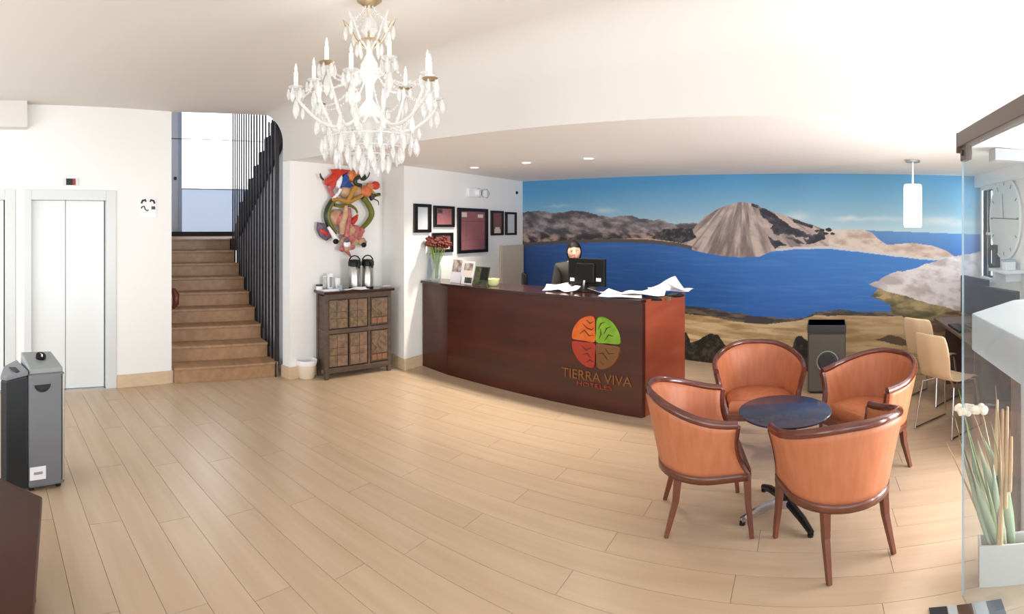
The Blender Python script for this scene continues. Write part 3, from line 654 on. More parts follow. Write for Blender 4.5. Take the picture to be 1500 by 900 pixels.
# papers and small black objects
def sheet(px, py, w_, d_, rot, lab, name='paper_sheet', seed=0, lift=.03, m='paper', thick=.0015, z=None, grp='papers scattered on the counter'):
    q = at(px, py, TOPZ + .004); rr = random.Random(seed); nx, ny = 9, 7; rows = []
    a1, a2, a3 = rr.uniform(0, 6), rr.uniform(0, 6), rr.uniform(.6, 1)
    for j in range(ny):
        row = []
        for i in range(nx):
            x = (i / (nx - 1) - .5) * w_; y = (j / (ny - 1) - .5) * d_
            e = (2 * i / (nx - 1) - 1); f = (2 * j / (ny - 1) - 1)
            zz = lift * (max(0, e * cos(a1) + f * sin(a1)) ** 1.6) * a3 + .25 * lift * (1 + sin(a2 + 3.1 * e + 2 * f)) / 2
            row.append((x * (1 - .1 * f), y, zz + .003))
        rows.append(row)
    o = part(name, MB().surf(rows), M[m], smooth=True, solid=thick)
    o.location = (q.x, q.y, z or TOPZ + .004); o.rotation_euler = (0, 0, ca + rot)
    return tag(o, lab, 'paper', grp)
sheet(818, 425, .3, .2, .5, 'folded white paper lying left of the monitor', 'folded_paper', 3, .06)
sheet(834, 427, .2, .16, -.4, 'crumpled white paper just under the monitor left edge', 'folded_paper', 8, .06)
sheet(882, 430, .24, .16, .2, 'small white sheet right of the monitor stand', seed=5, lift=.035)
sheet(912, 434, .38, .28, .25, 'large white sheet hanging at the counter front edge', seed=11, lift=.03)
sheet(946, 432, .42, .3, .1, 'widest white sheet in the middle of the paper pile', seed=14, lift=.07, z=TOPZ + .012)
sheet(976, 429, .34, .3, .7, 'upturned white sheet with a pointed corner near the counter end', seed=21, lift=.085, z=TOPZ + .02)
sheet(996, 429, .26, .2, -.1, 'curled white sheet overhanging the right end of the counter', seed=27, lift=.05, z=TOPZ + .03)
q = at(966, 429, TOPZ + .07)
for (px, py, zz, lab, sx, nm) in ((962, 441, .002, 'small black stapler lying on the white papers', .035, 'stapler'), (979, 440, .002, 'small brown and black tape roll near the counter edge', .03, 'tape_roll'), (990, 436, .002, 'flat black pouch on the papers at counter right end', .06, 'pouch')):
    q = at(px, py, TOPZ + zz)
    o = thing(nm, lab, nm.replace('_', ' '), q, ca + .4)
    if nm == 'tape_roll':
        part('roll', MB().lathe([(.018, 0), (.034, 0), (.034, .03), (.018, .03)], 20, cap=False).lathe([(.018, .0), (.018, .03)], 20, cap=False), M['brown'], o, smooth=True); part('core', MB().cyl((0, 0, .0), .017, .03), M['blackp'], o)
    elif nm == 'stapler':
        part('base', MB().bx(-.05, .05, -.015, .015, 0, .012), M['blackp'], o, bev=.004); part('arm', MB().prism([(-.05, -.013), (.045, -.013), (.045, .013), (-.05, .013)], .014, [.035, .022, .022, .035]), M['blackp'], o, bev=.004)
    else:
        part('body', MB().ball((0, 0, .02), (.085, .045, .02)), M['blackp'], o, smooth=True); part('flap', MB().ball((-.015, 0, .03), (.05, .04, .012)), M['dgrey'], o, smooth=True)

# ------------------------------------------------------------------ receptionist
pp = pr(841, 5.95); HZ = zat(354, 5.95)
per = thing('person', 'woman with tied black hair in a dark jacket standing behind the monitor', 'person', (pp.x, pp.y, 0), -atan2(-pp.x, -pp.y) * 0 + atan2(pp.y, pp.x) + pi / 2 + pi + .0)
# local frame: +y faces away from the camera before the turn; the woman faces local -y
per.rotation_euler = (0, 0, atan2(pp.y, pp.x) - pi / 2)
H = HZ
def loft(rings, n=20):
    rows = [[(cx + rx * cos(2 * pi * k / n), cy + ry * sin(2 * pi * k / n), z) for k in range(n + 1)] for z, cx, cy, rx, ry in rings]
    return rows
def skin(name, verts, edges, radii, m, parent, root_=0, sub=2):
    me = bpy.data.meshes.new(name); me.from_pydata(verts, edges, []); me.materials.append(m)
    o = bpy.data.objects.new(name, me); COL.objects.link(o); md = o.modifiers.new('skin', 'SKIN'); md.use_smooth_shade = True
    me.skin_vertices[0].data
    for i, r_ in enumerate(radii):
        me.skin_vertices[0].data[i].radius = r_ if hasattr(r_, '__len__') else (r_, r_); me.skin_vertices[0].data[i].use_root = (i == root_)
    s_ = o.modifiers.new('sub', 'SUBSURF'); s_.levels = sub; s_.render_levels = sub; o.parent = parent; return o
k = H / 1.6
V_ = [(0, .02, .93), (0, .015, 1.08), (0, .0, 1.22), (0, .0, 1.32), (0, -.005, 1.40),
      (-.17, .0, 1.30), (-.215, -.03, 1.06), (-.16, -.24, .97), (-.12, -.33, .97),
      (.17, .0, 1.30), (.215, -.03, 1.06), (.16, -.24, .97), (.12, -.33, .97),
      (-.09, .02, .86), (-.09, 0, .47), (-.09, .03, .08), (-.09, -.08, .035),
      (.09, .02, .86), (.09, 0, .47), (.09, .03, .08), (.09, -.08, .035)]
E_ = [(0, 1), (1, 2), (2, 3), (3, 4), (3, 5), (5, 6), (6, 7), (7, 8), (3, 9), (9, 10), (10, 11), (11, 12), (0, 13), (13, 14), (14, 15), (15, 16), (0, 17), (17, 18), (18, 19), (19, 20)]
RR = [(.13, .09), (.11, .085), (.12, .085), (.07, .06), (.045, .045), (.045, .045), (.036, .036), (.03, .03), (.024, .02)] + [(.045, .045), (.042, .042), (.032, .032), (.024, .02)] + [(.085, .085), (.055, .055), (.038, .038), (.034, .026)] * 2
body = skin('body', [tuple(c * k for c in v) for v in V_], E_, [tuple(c * k for c in r_) for r_ in RR], M['skin'], per)
# jacket over the torso and sleeves
jv = [V_[i] for i in (0, 1, 2, 3)] + [(0, -.003, 1.375)] + [V_[i] for i in (5, 6)] + [(-.165, -.22, .975)] + [V_[i] for i in (9, 10)] + [(.165, -.22, .975)]
je = [(0, 1), (1, 2), (2, 3), (3, 4), (3, 5), (5, 6), (6, 7), (3, 8), (8, 9), (9, 10)]
jr = [(.18, .13), (.17, .12), (.185, .125), (.16, .105), (.06, .056), (.078, .075), (.056, .056), (.044, .044), (.078, .075), (.056, .056), (.044, .044)]
skin('jacket', [tuple(c * k for c in v) for v in jv], je, [tuple(c * k for c in r_) for r_ in jr], M['jacket'], per)
tv = [V_[0]] + [V_[13], V_[14], V_[15]] + [V_[17], V_[18], V_[19]]
skin('trousers', [tuple(c * k for c in v) for v in tv], [(0, 1), (1, 2), (2, 3), (0, 4), (4, 5), (5, 6)], [tuple(c * k for c in r_) for r_ in [(.165, .12), (.1, .1), (.066, .066), (.05, .05), (.1, .1), (.066, .066), (.05, .05)]], M['trousers'], per)
for sx in (-1, 1):
    hx, hy, hz = .12 * sx * k, -.33 * k, .968 * k
    part('shoe', MB().ball((.09 * sx * k, -.04, .035), (.045, .12, .036), 14, 8), M['blackp'], per, smooth=True)
    hv = [(hx, hy, hz), (hx - .005 * sx, hy - .04, hz), (hx - .01 * sx, hy - .075, hz)]; he = [(0, 1), (1, 2)]; hr = [(.024, .02), (.036, .016), (.034, .014)]
    for j in range(4):
        o_ = (j - 1.5) * .018; L_ = (.05, .062, .058, .044)[j]; b_ = len(hv)
        hv += [(hx - .01 * sx + o_, hy - .085, hz), (hx - .01 * sx + o_ * 1.08, hy - .085 - L_ * .5, hz - .004), (hx - .01 * sx + o_ * 1.1, hy - .085 - L_, hz - .018)]
        he += [(2, b_), (b_, b_ + 1), (b_ + 1, b_ + 2)]; hr += [(.009, .009), (.008, .008), (.0065, .0065)]
    b_ = len(hv); hv += [(hx - .045 * sx, hy - .045, hz - .004), (hx - .058 * sx, hy - .075, hz - .01)]; he += [(1, b_), (b_, b_ + 1)]; hr += [(.011, .011), (.008, .008)]
    skin('hand', hv, he, hr, M['skin'], per)
# head
hc = Vector((0, -.02 * k, H - .118)); hw, hd_, hh = .08, .094, .115
rows = []
for i in range(17):
    t_ = pi * i / 16; zz = -cos(t_); row = []
    for j in range(25):
        q = 2 * pi * j / 24; x = sin(t_) * cos(q); y = sin(t_) * sin(q)
        wx = hw * (1 - .22 * max(0, -zz)); fy = hd_ * (1 - .12 * max(0, -zz))
        X = x * wx; Y = y * fy; Zc = zz * hh
        if y < 0 and abs(x) < .22: Y -= .016 * math.exp(-((zz + .12) / .16) ** 2) * (1 - abs(x) / .22)
        if y < -.5 and .2 < abs(x) < .6: Y += .008 * math.exp(-((zz - .08) / .14) ** 2)
        row.append((hc.x + X, hc.y + Y, hc.z + Zc))
    rows.append(row)
hd = part('head', MB().surf(rows), M['skin'], per, smooth=True, sub=1)
for sx in (-1, 1):
    part('eye', MB().ball((sx * .029, hc.y - .076, hc.z + .008), (.012, .008, .0045), 10, 6), M['eyew'], hd, smooth=True)
    part('iris', MB().ball((sx * .029, hc.y - .0845, hc.z + .008), (.006, .004, .006), 8, 5), M['eye'], hd, smooth=True)
    part('eyebrow', MB().tube([(sx * .014, hc.y - .09, hc.z + .024), (sx * .03, hc.y - .087, hc.z + .029), (sx * .046, hc.y - .076, hc.z + .024)], [.002, .003, .0015], 6), M['hair'], hd)
    part('ear', MB().ball((sx * .074, hc.y + .005, hc.z - .005), (.01, .018, .028), 10, 7), M['skin'], hd, smooth=True)
part('lips', MB().ball((0, hc.y - .083, hc.z - .058), (.022, .008, .007), 12, 6), M['lips'], hd, smooth=True)
part('nose', MB().ball((0, hc.y - .095, hc.z - .02), (.011, .012, .012), 10, 6).tube([(0, hc.y - .086, hc.z + .02), (0, hc.y - .096, hc.z - .018)], [.005, .009], 8), M['skin'], hd, smooth=True)
rows = []
for i in range(13):
    row = []
    for j in range(25):
        q = 2 * pi * j / 24; fq = max(0, -sin(q)); lim = -.75 + (1.2 if fq > .42 else 1.2 * (fq / .42) ** 3) * 1.0 + .3 * max(0, fq - .9) * 10 * .25; t_ = (i / 12); zz = 1 - t_ * (1 - max(-.9, lim - .02 if sin(q) < 0 else lim)) 
        zz = max(-.95, zz); sr = sqrt(max(0, 1 - zz * zz))
        row.append((hc.x + sr * cos(q) * hw * 1.045, hc.y + sr * sin(q) * hd_ * 1.08, hc.z + zz * hh * 1.1))
    rows.append(row)
hr_ = part('hair', MB().surf(rows), M['hair'], per, smooth=True, solid=.004)
part('hair_bun', MB().ball((0, hc.y + .05, hc.z + .1), (.034, .036, .034)), M['hair'], hr_, smooth=True)
# dark office chair behind the counter, left
p = pr(783, 7.2)
oc = thing('office_chair', 'black office chair behind the counter beside the beige board', 'chair', (p.x, p.y, 0), 2.15)
zc = zat(399, 7.3)
rows = [[(xx * (1 - .25 * max(0, (z - .75)) / (zc - .75)), .12 + .04 * (1 - (xx / .2) ** 2) , z) for xx in (-.21, -.14, -.05, .05, .14, .21)] for z in (.56, .7, .85, 1.0, zc - .02, zc)]
part('backrest', MB().surf(rows), M['blackp'], oc, smooth=True, solid=.05, sub=1)
part('seat', MB().bx(-.23, .23, -.27, .13, .44, .52), M['blackp'], oc, bev=.03)
part('pole', MB().cyl((0, -.05, .1), .025, .34), M['chrome'], oc)
for i in range(5):
    a = i * 2 * pi / 5; part('leg', MB().tube([(0, -.05, .11), (.26 * cos(a), -.05 + .26 * sin(a), .06)], [.025, .018], 8), M['blackp'], oc); part('caster', MB().ball((.26 * cos(a), -.05 + .26 * sin(a), .03), .029), M['blackp'], oc, smooth=True)

# ------------------------------------------------------------------ pictures on the left wall
def wy(px): a = -ang(px); return -XF / tan(a), -XF / sin(a)
def wrect(px0, px1, pyt0, pyb0):
    ya, ra = wy(px0); yb, rb = wy(px1); rm = (ra + rb) / 2; return ya, yb, zat(pyb0, rm), zat(pyt0, rm)
def picture(px0, px1, t_, b_, lab, m, bw, extra=()):
    ya, yb, z0, z1 = wrect(px0, px1, t_, b_); o = thing('picture_frame', lab, 'picture', (XF, ya, z0), 0, 'framed certificates on the wall')
    W, Hh = yb - ya, z1 - z0; bw_ = bw * 1.5
    part('frame', MB().bx(0.002, .03, 0, bw_, 0, Hh).bx(0.002, .03, W - bw_, W, 0, Hh).bx(0.002, .03, bw_, W - bw_, 0, bw).bx(0.002, .03, bw_, W - bw_, Hh - bw, Hh), M['frame'], o, bev=.003)
    part('print', MB().bx(.004, .012, bw_ * .9, W - bw_ * .9, bw * .9, Hh - bw * .9), m, o)
    for a, b, c, d, mm in extra: part('printed_block', MB().bx(.012, .0135, bw_ + (W - 2 * bw_) * a, bw_ + (W - 2 * bw_) * b, bw + (Hh - 2 * bw) * c, bw + (Hh - 2 * bw) * d), mm, o)
    part('pane', MB().bx(.016, .018, bw_ * .9, W - bw_ * .9, bw * .9, Hh - bw * .9), glassf, o)
    return o
glassf = glass('picture_glass', (250, 250, 250), .05, clear=.97)
picture(605, 630, 299, 341, 'black framed pale print, leftmost on the wall', M['mat_white'], .04)
picture(634, 664, 302, 333, 'small square maroon certificate in black frame, above the red flowers', M['mat_red'], .035, [(.08, .4, .7, .95, M['mat_line']), (.1, .38, .72, .93, M['mat_red'])])
picture(669, 713, 305.5, 370.5, 'largest black framed maroon certificate, centre of the wall group', M['mat_red'], .045, [(.05, .25, .85, .97, M['cream_print']), (.7, .92, .84, .93, M['cream_print']), (.02, .95, .735, .75, M['mat_line']), (.22, .235, .3, .73, M['mat_line']), (.0, 1, .25, .26, M['mat_line'])])
o = picture(718, 736, 309, 345, 'narrow maroon framed certificate with a cream patch', M['mat_dred'], .033, [(.2, .9, .0, .2, M['cream_print']), (.3, .8, .2, .3, M['cream_print'])])
picture(739, 755, 311, 344.5, 'black framed pale print nearest to the mural', M['mat_white'], .033)
picture(632, 662, 341, 370, 'lowest black framed certificate, behind the red flowers', M['mat_dred'], .035, [(.6, .95, .05, .5, M['cream_print'])])
# emergency light, sensor, beige board
ya, yb, z0, z1 = wrect(683, 697, 276, 289)
em = thing('emergency_light', 'small white wall box with two curved lamps above the certificates', 'light', (XF, ya, z0))
part('case', MB().bx(0.001, .05, 0, yb - ya, 0, z1 - z0), M['white'], em, bev=.006)
for pxx in (695, 706):
    y_, r_ = wy(pxx); y_ -= ya; hz_ = (z1 - z0) / 2
    part('lamp_head', MB().tube([(.03, y_, hz_), (.09, y_ + .02, hz_)], [.055, .06], 16), M['white'], em, smooth=True)
    part('lamp_rim', MB().tube([(.07, y_ + .055 * sin(a / 10) + .02, hz_ + .06 * cos(a / 10)) for a in range(0, 32, 3)], .007, 6), M['dgrey'], em)
y_, r_ = wy(756)
sn_ = thing('wall_sensor', 'tiny black round sensor high beside the mural corner', 'sensor', (XF, y_, zat(282.5, r_)))
part('dome', MB().tube([(0, 0, 0), (.03, 0, 0)], [.03, .018], 14), M['blackp'], sn_, smooth=True); part('mount', MB().tube([(0, 0, 0), (.008, 0, 0)], .038, 14), M['white'], sn_)
ya, yb, z0, z1 = wrect(731, 764.5, 361, 425)
bb = thing('beige_cabinet', 'flat beige cabinet against the wall corner behind the counter', 'cabinet', (XF, ya, 0))
part('body', MB().bx(0.002, .035, 0, yb - ya, 0, z1 + .02), M['beige'], bb, bev=.003); part('door', MB().bx(.036, .046, .02, yb - ya - .02, .05, z1), M['beige'], bb, bev=.003)

# ------------------------------------------------------------------ old wooden cabinet in the niche
ka = atan2(.975, .22); CW = .88; CD = .255; CHt = 1.0
kb_ = thing('wooden_cabinet', 'aged dark wooden cabinet with carved panel doors below the wall sculpture', 'cabinet', (-4.735, 3.60, 0), ka)
# local x runs along the front (to the right in view), local +y goes back to the wall
part('post', MB().bx(0, .045, 0, .045, 0, CHt - .02), M['oldwood'], kb_, bev=.003); part('post', MB().bx(CW - .045, CW, 0, .045, 0, CHt - .02), M['oldwood'], kb_, bev=.003)
part('post', MB().bx(0, .045, CD - .045, CD, 0, CHt - .02), M['oldwood'], kb_, bev=.003); part('post', MB().bx(CW - .045, CW, CD - .045, CD, 0, CHt - .02), M['oldwood'], kb_, bev=.003)
part('side_panel', MB().bx(.012, .026, .045, CD - .045, .12, CHt - .05), M['oldwood'], kb_); part('side_panel', MB().bx(CW - .026, CW - .012, .045, CD - .045, .12, CHt - .05), M['oldwood'], kb_)
part('side_rail', MB().bx(.004, .03, .045, CD - .045, .52, .56), M['oldwood'], kb_, bev=.003); part('side_rail', MB().bx(.004, .03, .045, CD - .045, .1, .14), M['oldwood'], kb_, bev=.003)
part('back_panel', MB().bx(.045, CW - .045, CD - .02, CD - .008, .1, CHt - .03), M['oldwood'], kb_)
part('carcass', MB().bx(.045, CW - .045, .03, CD - .021, .11, CHt - .03), M['dark_wood'], kb_)
part('cabinet_top', MB().bx(-.035, CW + .03, -.035, CD + .0, CHt - .02, CHt + .012), M['dwoodtop'], kb_, bev=.006)
for z0, z1 in ((.07, .13), (.52, .57), (.915, .98)): part('rail', MB().bx(.045, CW - .045, .002, .03, z0, z1), M['oldwood'], kb_, bev=.003)
xs = [(.05, .29), (.315, .55), (.60, .835)]
for x0 in (.565,): part('middle_post', MB().bx(x0 - .005, x0 + .025, .001, .03, .13, .915), M['oldwood'], kb_, bev=.002)
for ci, (x0, x1) in enumerate(xs):
    for (z0, z1) in ((.14, .51), (.58, .905)):
        d = part('door', MB().bx(x0, x1, .004, .026, z0, z1), M['oldwood'] if ci == 2 else M['oldpanel'], kb_, bev=.003)
        rr = random.Random(ci * 10 + int(z0 * 100))
        if ci < 2:
            zs_ = [z0 + .006, z0 + (z1 - z0) * .36, z0 + (z1 - z0) * .6, z1 - .006]
            xm = [x0 + .006, x0 + (x1 - x0) * rr.uniform(.4, .6), x1 - .006]
            for a in range(3):
                for b in range(2):
                    part('carved_tile', MB().bx(xm[b], xm[b + 1] - .004, -.004 - rr.random() * .006, .006, zs_[a], zs_[a + 1] - .004), M['oldpanel'] if rr.random() < .6 else M['oldpanel2'], d, bev=.003)
        else:
            part('carved_tile', MB().bx(x0 + .01, x1 - .01, -.003, .006, z0 + .1, z1 - .01), M['oldpanel2'], d, bev=.003)
            g = MB()
            for s in range(2): g.tube([(x0 + .04 + .08 * s * 1 + .03 * sin(t_ * .9 + s), -.008, z0 + .12 + t_ * (z1 - z0 - .16) / 8) for t_ in range(9)], .008, 6)
            part('carved_scroll', g, M['oldpanel'], d, smooth=True)
            for b in range(3): part('carved_tile', MB().bx(x0 + .012 + b * .071, x0 + .075 + b * .071, -.006, .005, z0 + .02, z0 + .085), M['patch'], d, bev=.003)
KT = CHt + .013
def kp(x, y, z=KT): return Vector((-4.735 + x * cos(ka) - y * sin(ka), 3.60 + x * sin(ka) + y * cos(ka), z))
def airpot(x, lab):
    o = thing('airpot', lab, 'thermos', kp(x, .14), ka, 'coffee airpots on the cabinet')
    part('body', MB().lathe([(.068, 0), (.07, .01), (.07, .265), (.066, .27)], 28), M['steel'], o, smooth=True)
    part('base_ring', MB().lathe([(.073, 0), (.073, .018), (.071, .02)], 28), M['blackp'], o, smooth=True)
    part('lid', MB().lathe([(.07, .268), (.078, .275), (.078, .32), (.06, .345), (.0, .352)], 28, cap=False), M['blackp'], o, smooth=True)
    part('spout', MB().tube([(0, -.05, .31), (0, -.1, .3), (0, -.115, .25)], [.026, .022, .014], 10), M['blackp'], o, smooth=True)
    part('handle', MB().tube([(-.075, 0, .3), (-.07, 0, .35), (-.04, .0, .385), (.0, .0, .395), (.04, 0, .385), (.07, 0, .35), (.075, 0, .3)], .008, 8), M['blackp'], o, smooth=True)
    return o
airpot(.45, 'left steel coffee airpot with black top on the cabinet'); airpot(.63, 'right steel coffee airpot with black top on the cabinet')
def small(name, lab, cat, x, y): return thing(name, lab, cat, kp(x, y), ka)
o = small('lidded_jar', 'small white jar with a dark lid at the cabinet left end', 'jar', -.0, .17)
part('jar_body', MB().lathe([(.035, 0), (.04, .01), (.04, .045), (.035, .05)], 20), M['paper'], o, smooth=True); part('lid', MB().cyl((0, 0, .05), .042, .014, 20), M['blackp'], o)
o = small('sugar_tray', 'white tray lying under the jar on the cabinet', 'tray', .07, .09)
part('tray', MB().bx(-.08, .12, -.07, .05, 0, .012), M['paper'], o, bev=.004); part('tray_rim', MB().bx(-.082, .122, -.072, -.066, 0, .022), M['paper'], o)
o = small('menu_holder', 'grey steel menu holder standing behind the jar', 'holder', .085, .2)
part('holder', MB().bx(-.025, .025, 0, .02, 0, .15), M['steel'], o, bev=.002); part('menu', MB().bx(-.02, .02, .004, .012, .01, .16), M['paper'], o)
o = small('napkin_box', 'tall white napkin box on the cabinet left half', 'box', .14, .15)
part('box', MB().bx(-.028, .03, 0, .06, 0, .19), M['paper'], o, bev=.003); part('slot', MB().bx(-.018, .02, -.002, 0.001, .03, .15), M['lgrey'], o)
o = small('paper_cup_stack', 'white paper cup stack standing left of the airpots', 'cups', .235, .17)
for i in range(5): part('paper_cup', MB().lathe([(.026, .0 + i * .012), (.037, .085 + i * .012), (.039, .088 + i * .012)], 18), M['paper'], o, smooth=True)
o = small('glass_tumbler', 'short clear glass tumbler at the cabinet front edge', 'glass', .2, .03)
part('glass_body', MB().lathe([(.028, 0), (.032, .07), (.029, .07), (.026, .008)], 18), M['vaseg'], o, smooth=True); part('water', MB().cyl((0, 0, .009), .025, .04, 16), M['frost'], o)
for (x, y, w_, d_, rot, sd_, lab) in ((.30, .01, .14, .1, .3, 2, 'white napkin before the left airpot'), (.45, .0, .18, .1, -.2, 4, 'white napkin between the two airpots'), (.80, .03, .12, .09, .1, 6, 'white folded cloth at the cabinet right end')):
    o = sheet(600, 500, w_, d_, 0, lab, 'paper_napkin', sd_, .025, grp='napkins on the wooden cabinet'); p = kp(x, y, KT + .003); o.location = p; o.rotation_euler = (0, 0, ka + rot); o['category'] = 'napkin'
# waste bin
p = at(450, 554, 0)
bn = thing('waste_bin', 'cream round waste bin with a bag liner beside the cabinet', 'bin', (p.x - .02, p.y + .0, 0))
part('bucket', MB().lathe([(.0, .004), (.085, .0), (.095, .01), (.122, .2), (.114, .2), (.088, .014), (.0, .012)], 28, cap=False), M['cream'], bn, smooth=True)
part('bag_liner', MB().lathe([(.119, .155), (.130, .19), (.128, .212), (.116, .214), (.106, .16), (.085, .05)], 22, cap=False), M['paper'], bn, smooth=True)
part('rim_flap', MB().surf([[(-.12 - .06 * s, -.07 + .13 * t_, .205 - .02 * s * s) for t_ in (0, .5, 1)] for s in (0, .5, 1)]), M['paper'], bn, smooth=True, solid=.003)

# ------------------------------------------------------------------ wall sculpture above the cabinet
SX = NX + .06
def nz_(zx, zy, d=0.0):
    px = 440 + zx / 5.63; py = 230 + zy / 5.63; a = -ang(px); X = SX + d; return Vector((X, -X / tan(a), zat(py, -X / sin(a))))
msk = thing('carved_mask', 'colourful carved horned mask sculpture hanging above the cabinet', 'sculpture', (NX, 4.2, 1.4)); mo_ = Vector((NX, 4.2, 1.4))
def mt(name, pts, r, m, d=.0, n=10, par=None, sx=1):
    q = []; P_ = [Vector((a, b, 0)) for a, b in pts]; rs = []
    rr = r if hasattr(r, '__len__') else [r] * len(pts)
    for i in range(len(P_) - 1):
        p0, p1, p2, p3 = P_[max(i - 1, 0)], P_[i], P_[i + 1], P_[min(i + 2, len(P_) - 1)]
        for s in range(4):
            t_ = s / 4; v = .5 * ((2 * p1) + (p2 - p0) * t_ + (2 * p0 - 5 * p1 + 4 * p2 - p3) * t_ * t_ + (3 * p1 - p0 - 3 * p2 + p3) * t_ ** 3)
            q.append(nz_(v.x, v.y, d) - mo_); rs.append(rr[i] * (1 - t_) + rr[i + 1] * t_)
    q.append(nz_(*pts[-1], d) - mo_); rs.append(rr[-1])
    return part(name, MB().tube(q, rs, n, sx), m, par or msk, smooth=True)
def mp(name, pts, m, d0=0.0, th=.03, par=None):
    a = [nz_(x, y, d0) - mo_ for x, y in pts]; b = [p_ + Vector((th, 0, 0)) for p_ in a]; c = sum(b, Vector()) / len(b) + Vector((.03, 0, 0)); n_ = len(a)
    g = MB().add(a + b + [c], [tuple(range(n_))] + [(i, (i + 1) % n_, n_ + (i + 1) % n_, n_ + i) for i in range(n_)] + [(n_ + i, n_ + (i + 1) % n_, 2 * n_) for i in range(n_)])
    return part(name, g, m, par or msk, bev=.004)
def mbl(name, x, y, r, m, d=.03, sq=.7, par=None):
    c = nz_(x, y, d) - mo_; return part(name, MB().ball(c, (r * sq, r * 1.3, r), 16, 10), m, par or msk, smooth=True)
mt('horn', [(290, 335), (240, 400), (214, 480), (232, 560), (285, 640)], [.035, .036, .034, .03, .026], M['dgreen'], .02)
mt('horn_stripe', [(300, 345), (255, 405), (232, 480), (248, 550), (290, 620)], [.02] * 5, M['olive'], .05)
mt('horn', [(515, 335), (565, 400), (588, 470), (555, 540), (480, 615)], [.036, .04, .038, .034, .026], M['olive'], .03)
mt('band', [(268, 352), (330, 352), (390, 372), (450, 350), (510, 318)], [.02, .022, .03, .026, .02], M['ochre'], .06)
mt('band', [(385, 375), (415, 320), (440, 270), (470, 225)], [.024, .03, .034, .028], M['ochre'], .07)
mt('band', [(280, 395), (340, 405), (400, 395), (455, 430), (470, 465)], [.02, .02, .018, .016, .01], M['olive'], .05)
mp('crest_fin', [(250, 105), (330, 102), (405, 112), (350, 132), (305, 170), (280, 205), (275, 250), (255, 280), (235, 240), (200, 225), (200, 190), (235, 165), (265, 135)], M['red'], .0)
mp('crest_fin', [(395, 118), (350, 150), (315, 215), (335, 250), (400, 252), (425, 240), (385, 200), (380, 160)], M['blue'], .02)
mp('white_fin', [(330, 150), (290, 200), (285, 240), (310, 260), (330, 225), (340, 180)], M['paper'], .01)
mbl('crest_flower', 430, 160, .075, M['orange'], .04); mbl('crest_flower', 475, 130, .05, M['orange'], .05); mbl('crest_flower', 540, 285, .075, M['orange'], .04)
mbl('crest_flower', 620, 235, .055, M['red'], .05); mbl('crest_flower', 575, 245, .05, M['orange'], .05)
mt('serpent', [(500, 235), (460, 225), (455, 185), (490, 165), (520, 180), (550, 150), (565, 130)], [.024, .026, .026, .026, .028, .03, .018], M['dgreen'], .09)
mt('serpent', [(575, 265), (610, 305), (650, 320)], [.02, .02, .012], M['ochre'], .06)
mp('wing', [(570, 280), (610, 302), (650, 298), (650, 322), (605, 330), (580, 362), (566, 330)], M['dgreen'], .03)
mt('claw', [(600, 345), (640, 365), (645, 398)], [.008, .007, .004], M['blackp'], .04)
mt('claw', [(163, 135), (170, 165), (190, 190)], [.006, .014, .012], M['dgreen'], .03)
mbl('ear', 372, 290, .075, M['tan'], .01); mbl('ear', 462, 285, .07, M['tan'], .01)
mt('trunk', [(235, 235), (250, 280), (270, 320), (300, 330)], [.03, .03, .024, .018], M['pink'], .01)
mt('trunk', [(330, 265), (315, 300), (285, 330), (265, 345)], [.02, .018, .018, .014], M['paper'], .05)
mbl('cheek', 300, 500, .10, M['tan'], .0, .5); mbl('cheek', 350, 520, .09, M['pink'], .03, .5)
mt('snout', [(375, 400), (370, 470), (345, 560), (340, 640)], [.022, .04, .045, .03], M['tan'], .06)
mt('snout', [(400, 420), (400, 500), (385, 580), (380, 660)], [.022, .035, .045, .04], M['pink'], .06)
mp('tongue', [(405, 545), (420, 510), (468, 474), (460, 520), (430, 560)], M['red'], .05)
for (x, y, r) in ((400, 610, .075), (450, 600, .06), (470, 640, .065), (410, 680, .065), (360, 690, .05), (500, 610, .045), (440, 700, .055), (380, 750, .05), (345, 760, .035), (425, 740, .04)):
    mbl('petal_lobe', x, y, r, M['pink'] if (int(x) % 20 or x > 450) else M['tan'], .05)
mbl('eye_ball', 385, 720, .04, M['paper'], .11); mbl('eye_ball', 385, 690, .03, M['purple'], .12)
mt('tail', [(365, 760), (400, 800), (415, 825)], [.03, .02, .008], M['pink'], .03)
mt('muzzle', [(230, 580), (270, 640), (300, 690)], [.018, .028, .036], M['paper'], .06); mbl('nose_ball', 293, 698, .032, M['blackp'], .12)
mp('leaf_wing', [(140, 540), (185, 550), (235, 600), (262, 650), (210, 690), (160, 655), (134, 600)], M['purple'], .0); mp('leaf_stripe', [(150, 590), (200, 610), (245, 645), (205, 650), (165, 625)], M['red'], .03, .02)
mbl('side_eye', 505, 700, .05, M['tan'], .04); mbl('side_pupil', 525, 725, .03, M['blackp'], .08); mp('side_lash', [(490, 680), (520, 668), (540, 700), (530, 745), (510, 745), (500, 700)], M['olive'], .02, .02)
part('wall_hook', MB().tube([Vector((NX + .001, 0, 0)) - Vector((NX, 0, 0)) + Vector((0, nz_(400, 400).y - 4.2, nz_(400, 400).z - 1.4)), Vector((.07, nz_(400, 400).y - 4.2, nz_(400, 400).z - 1.4))], .02, 8), M['dgrey'], msk)

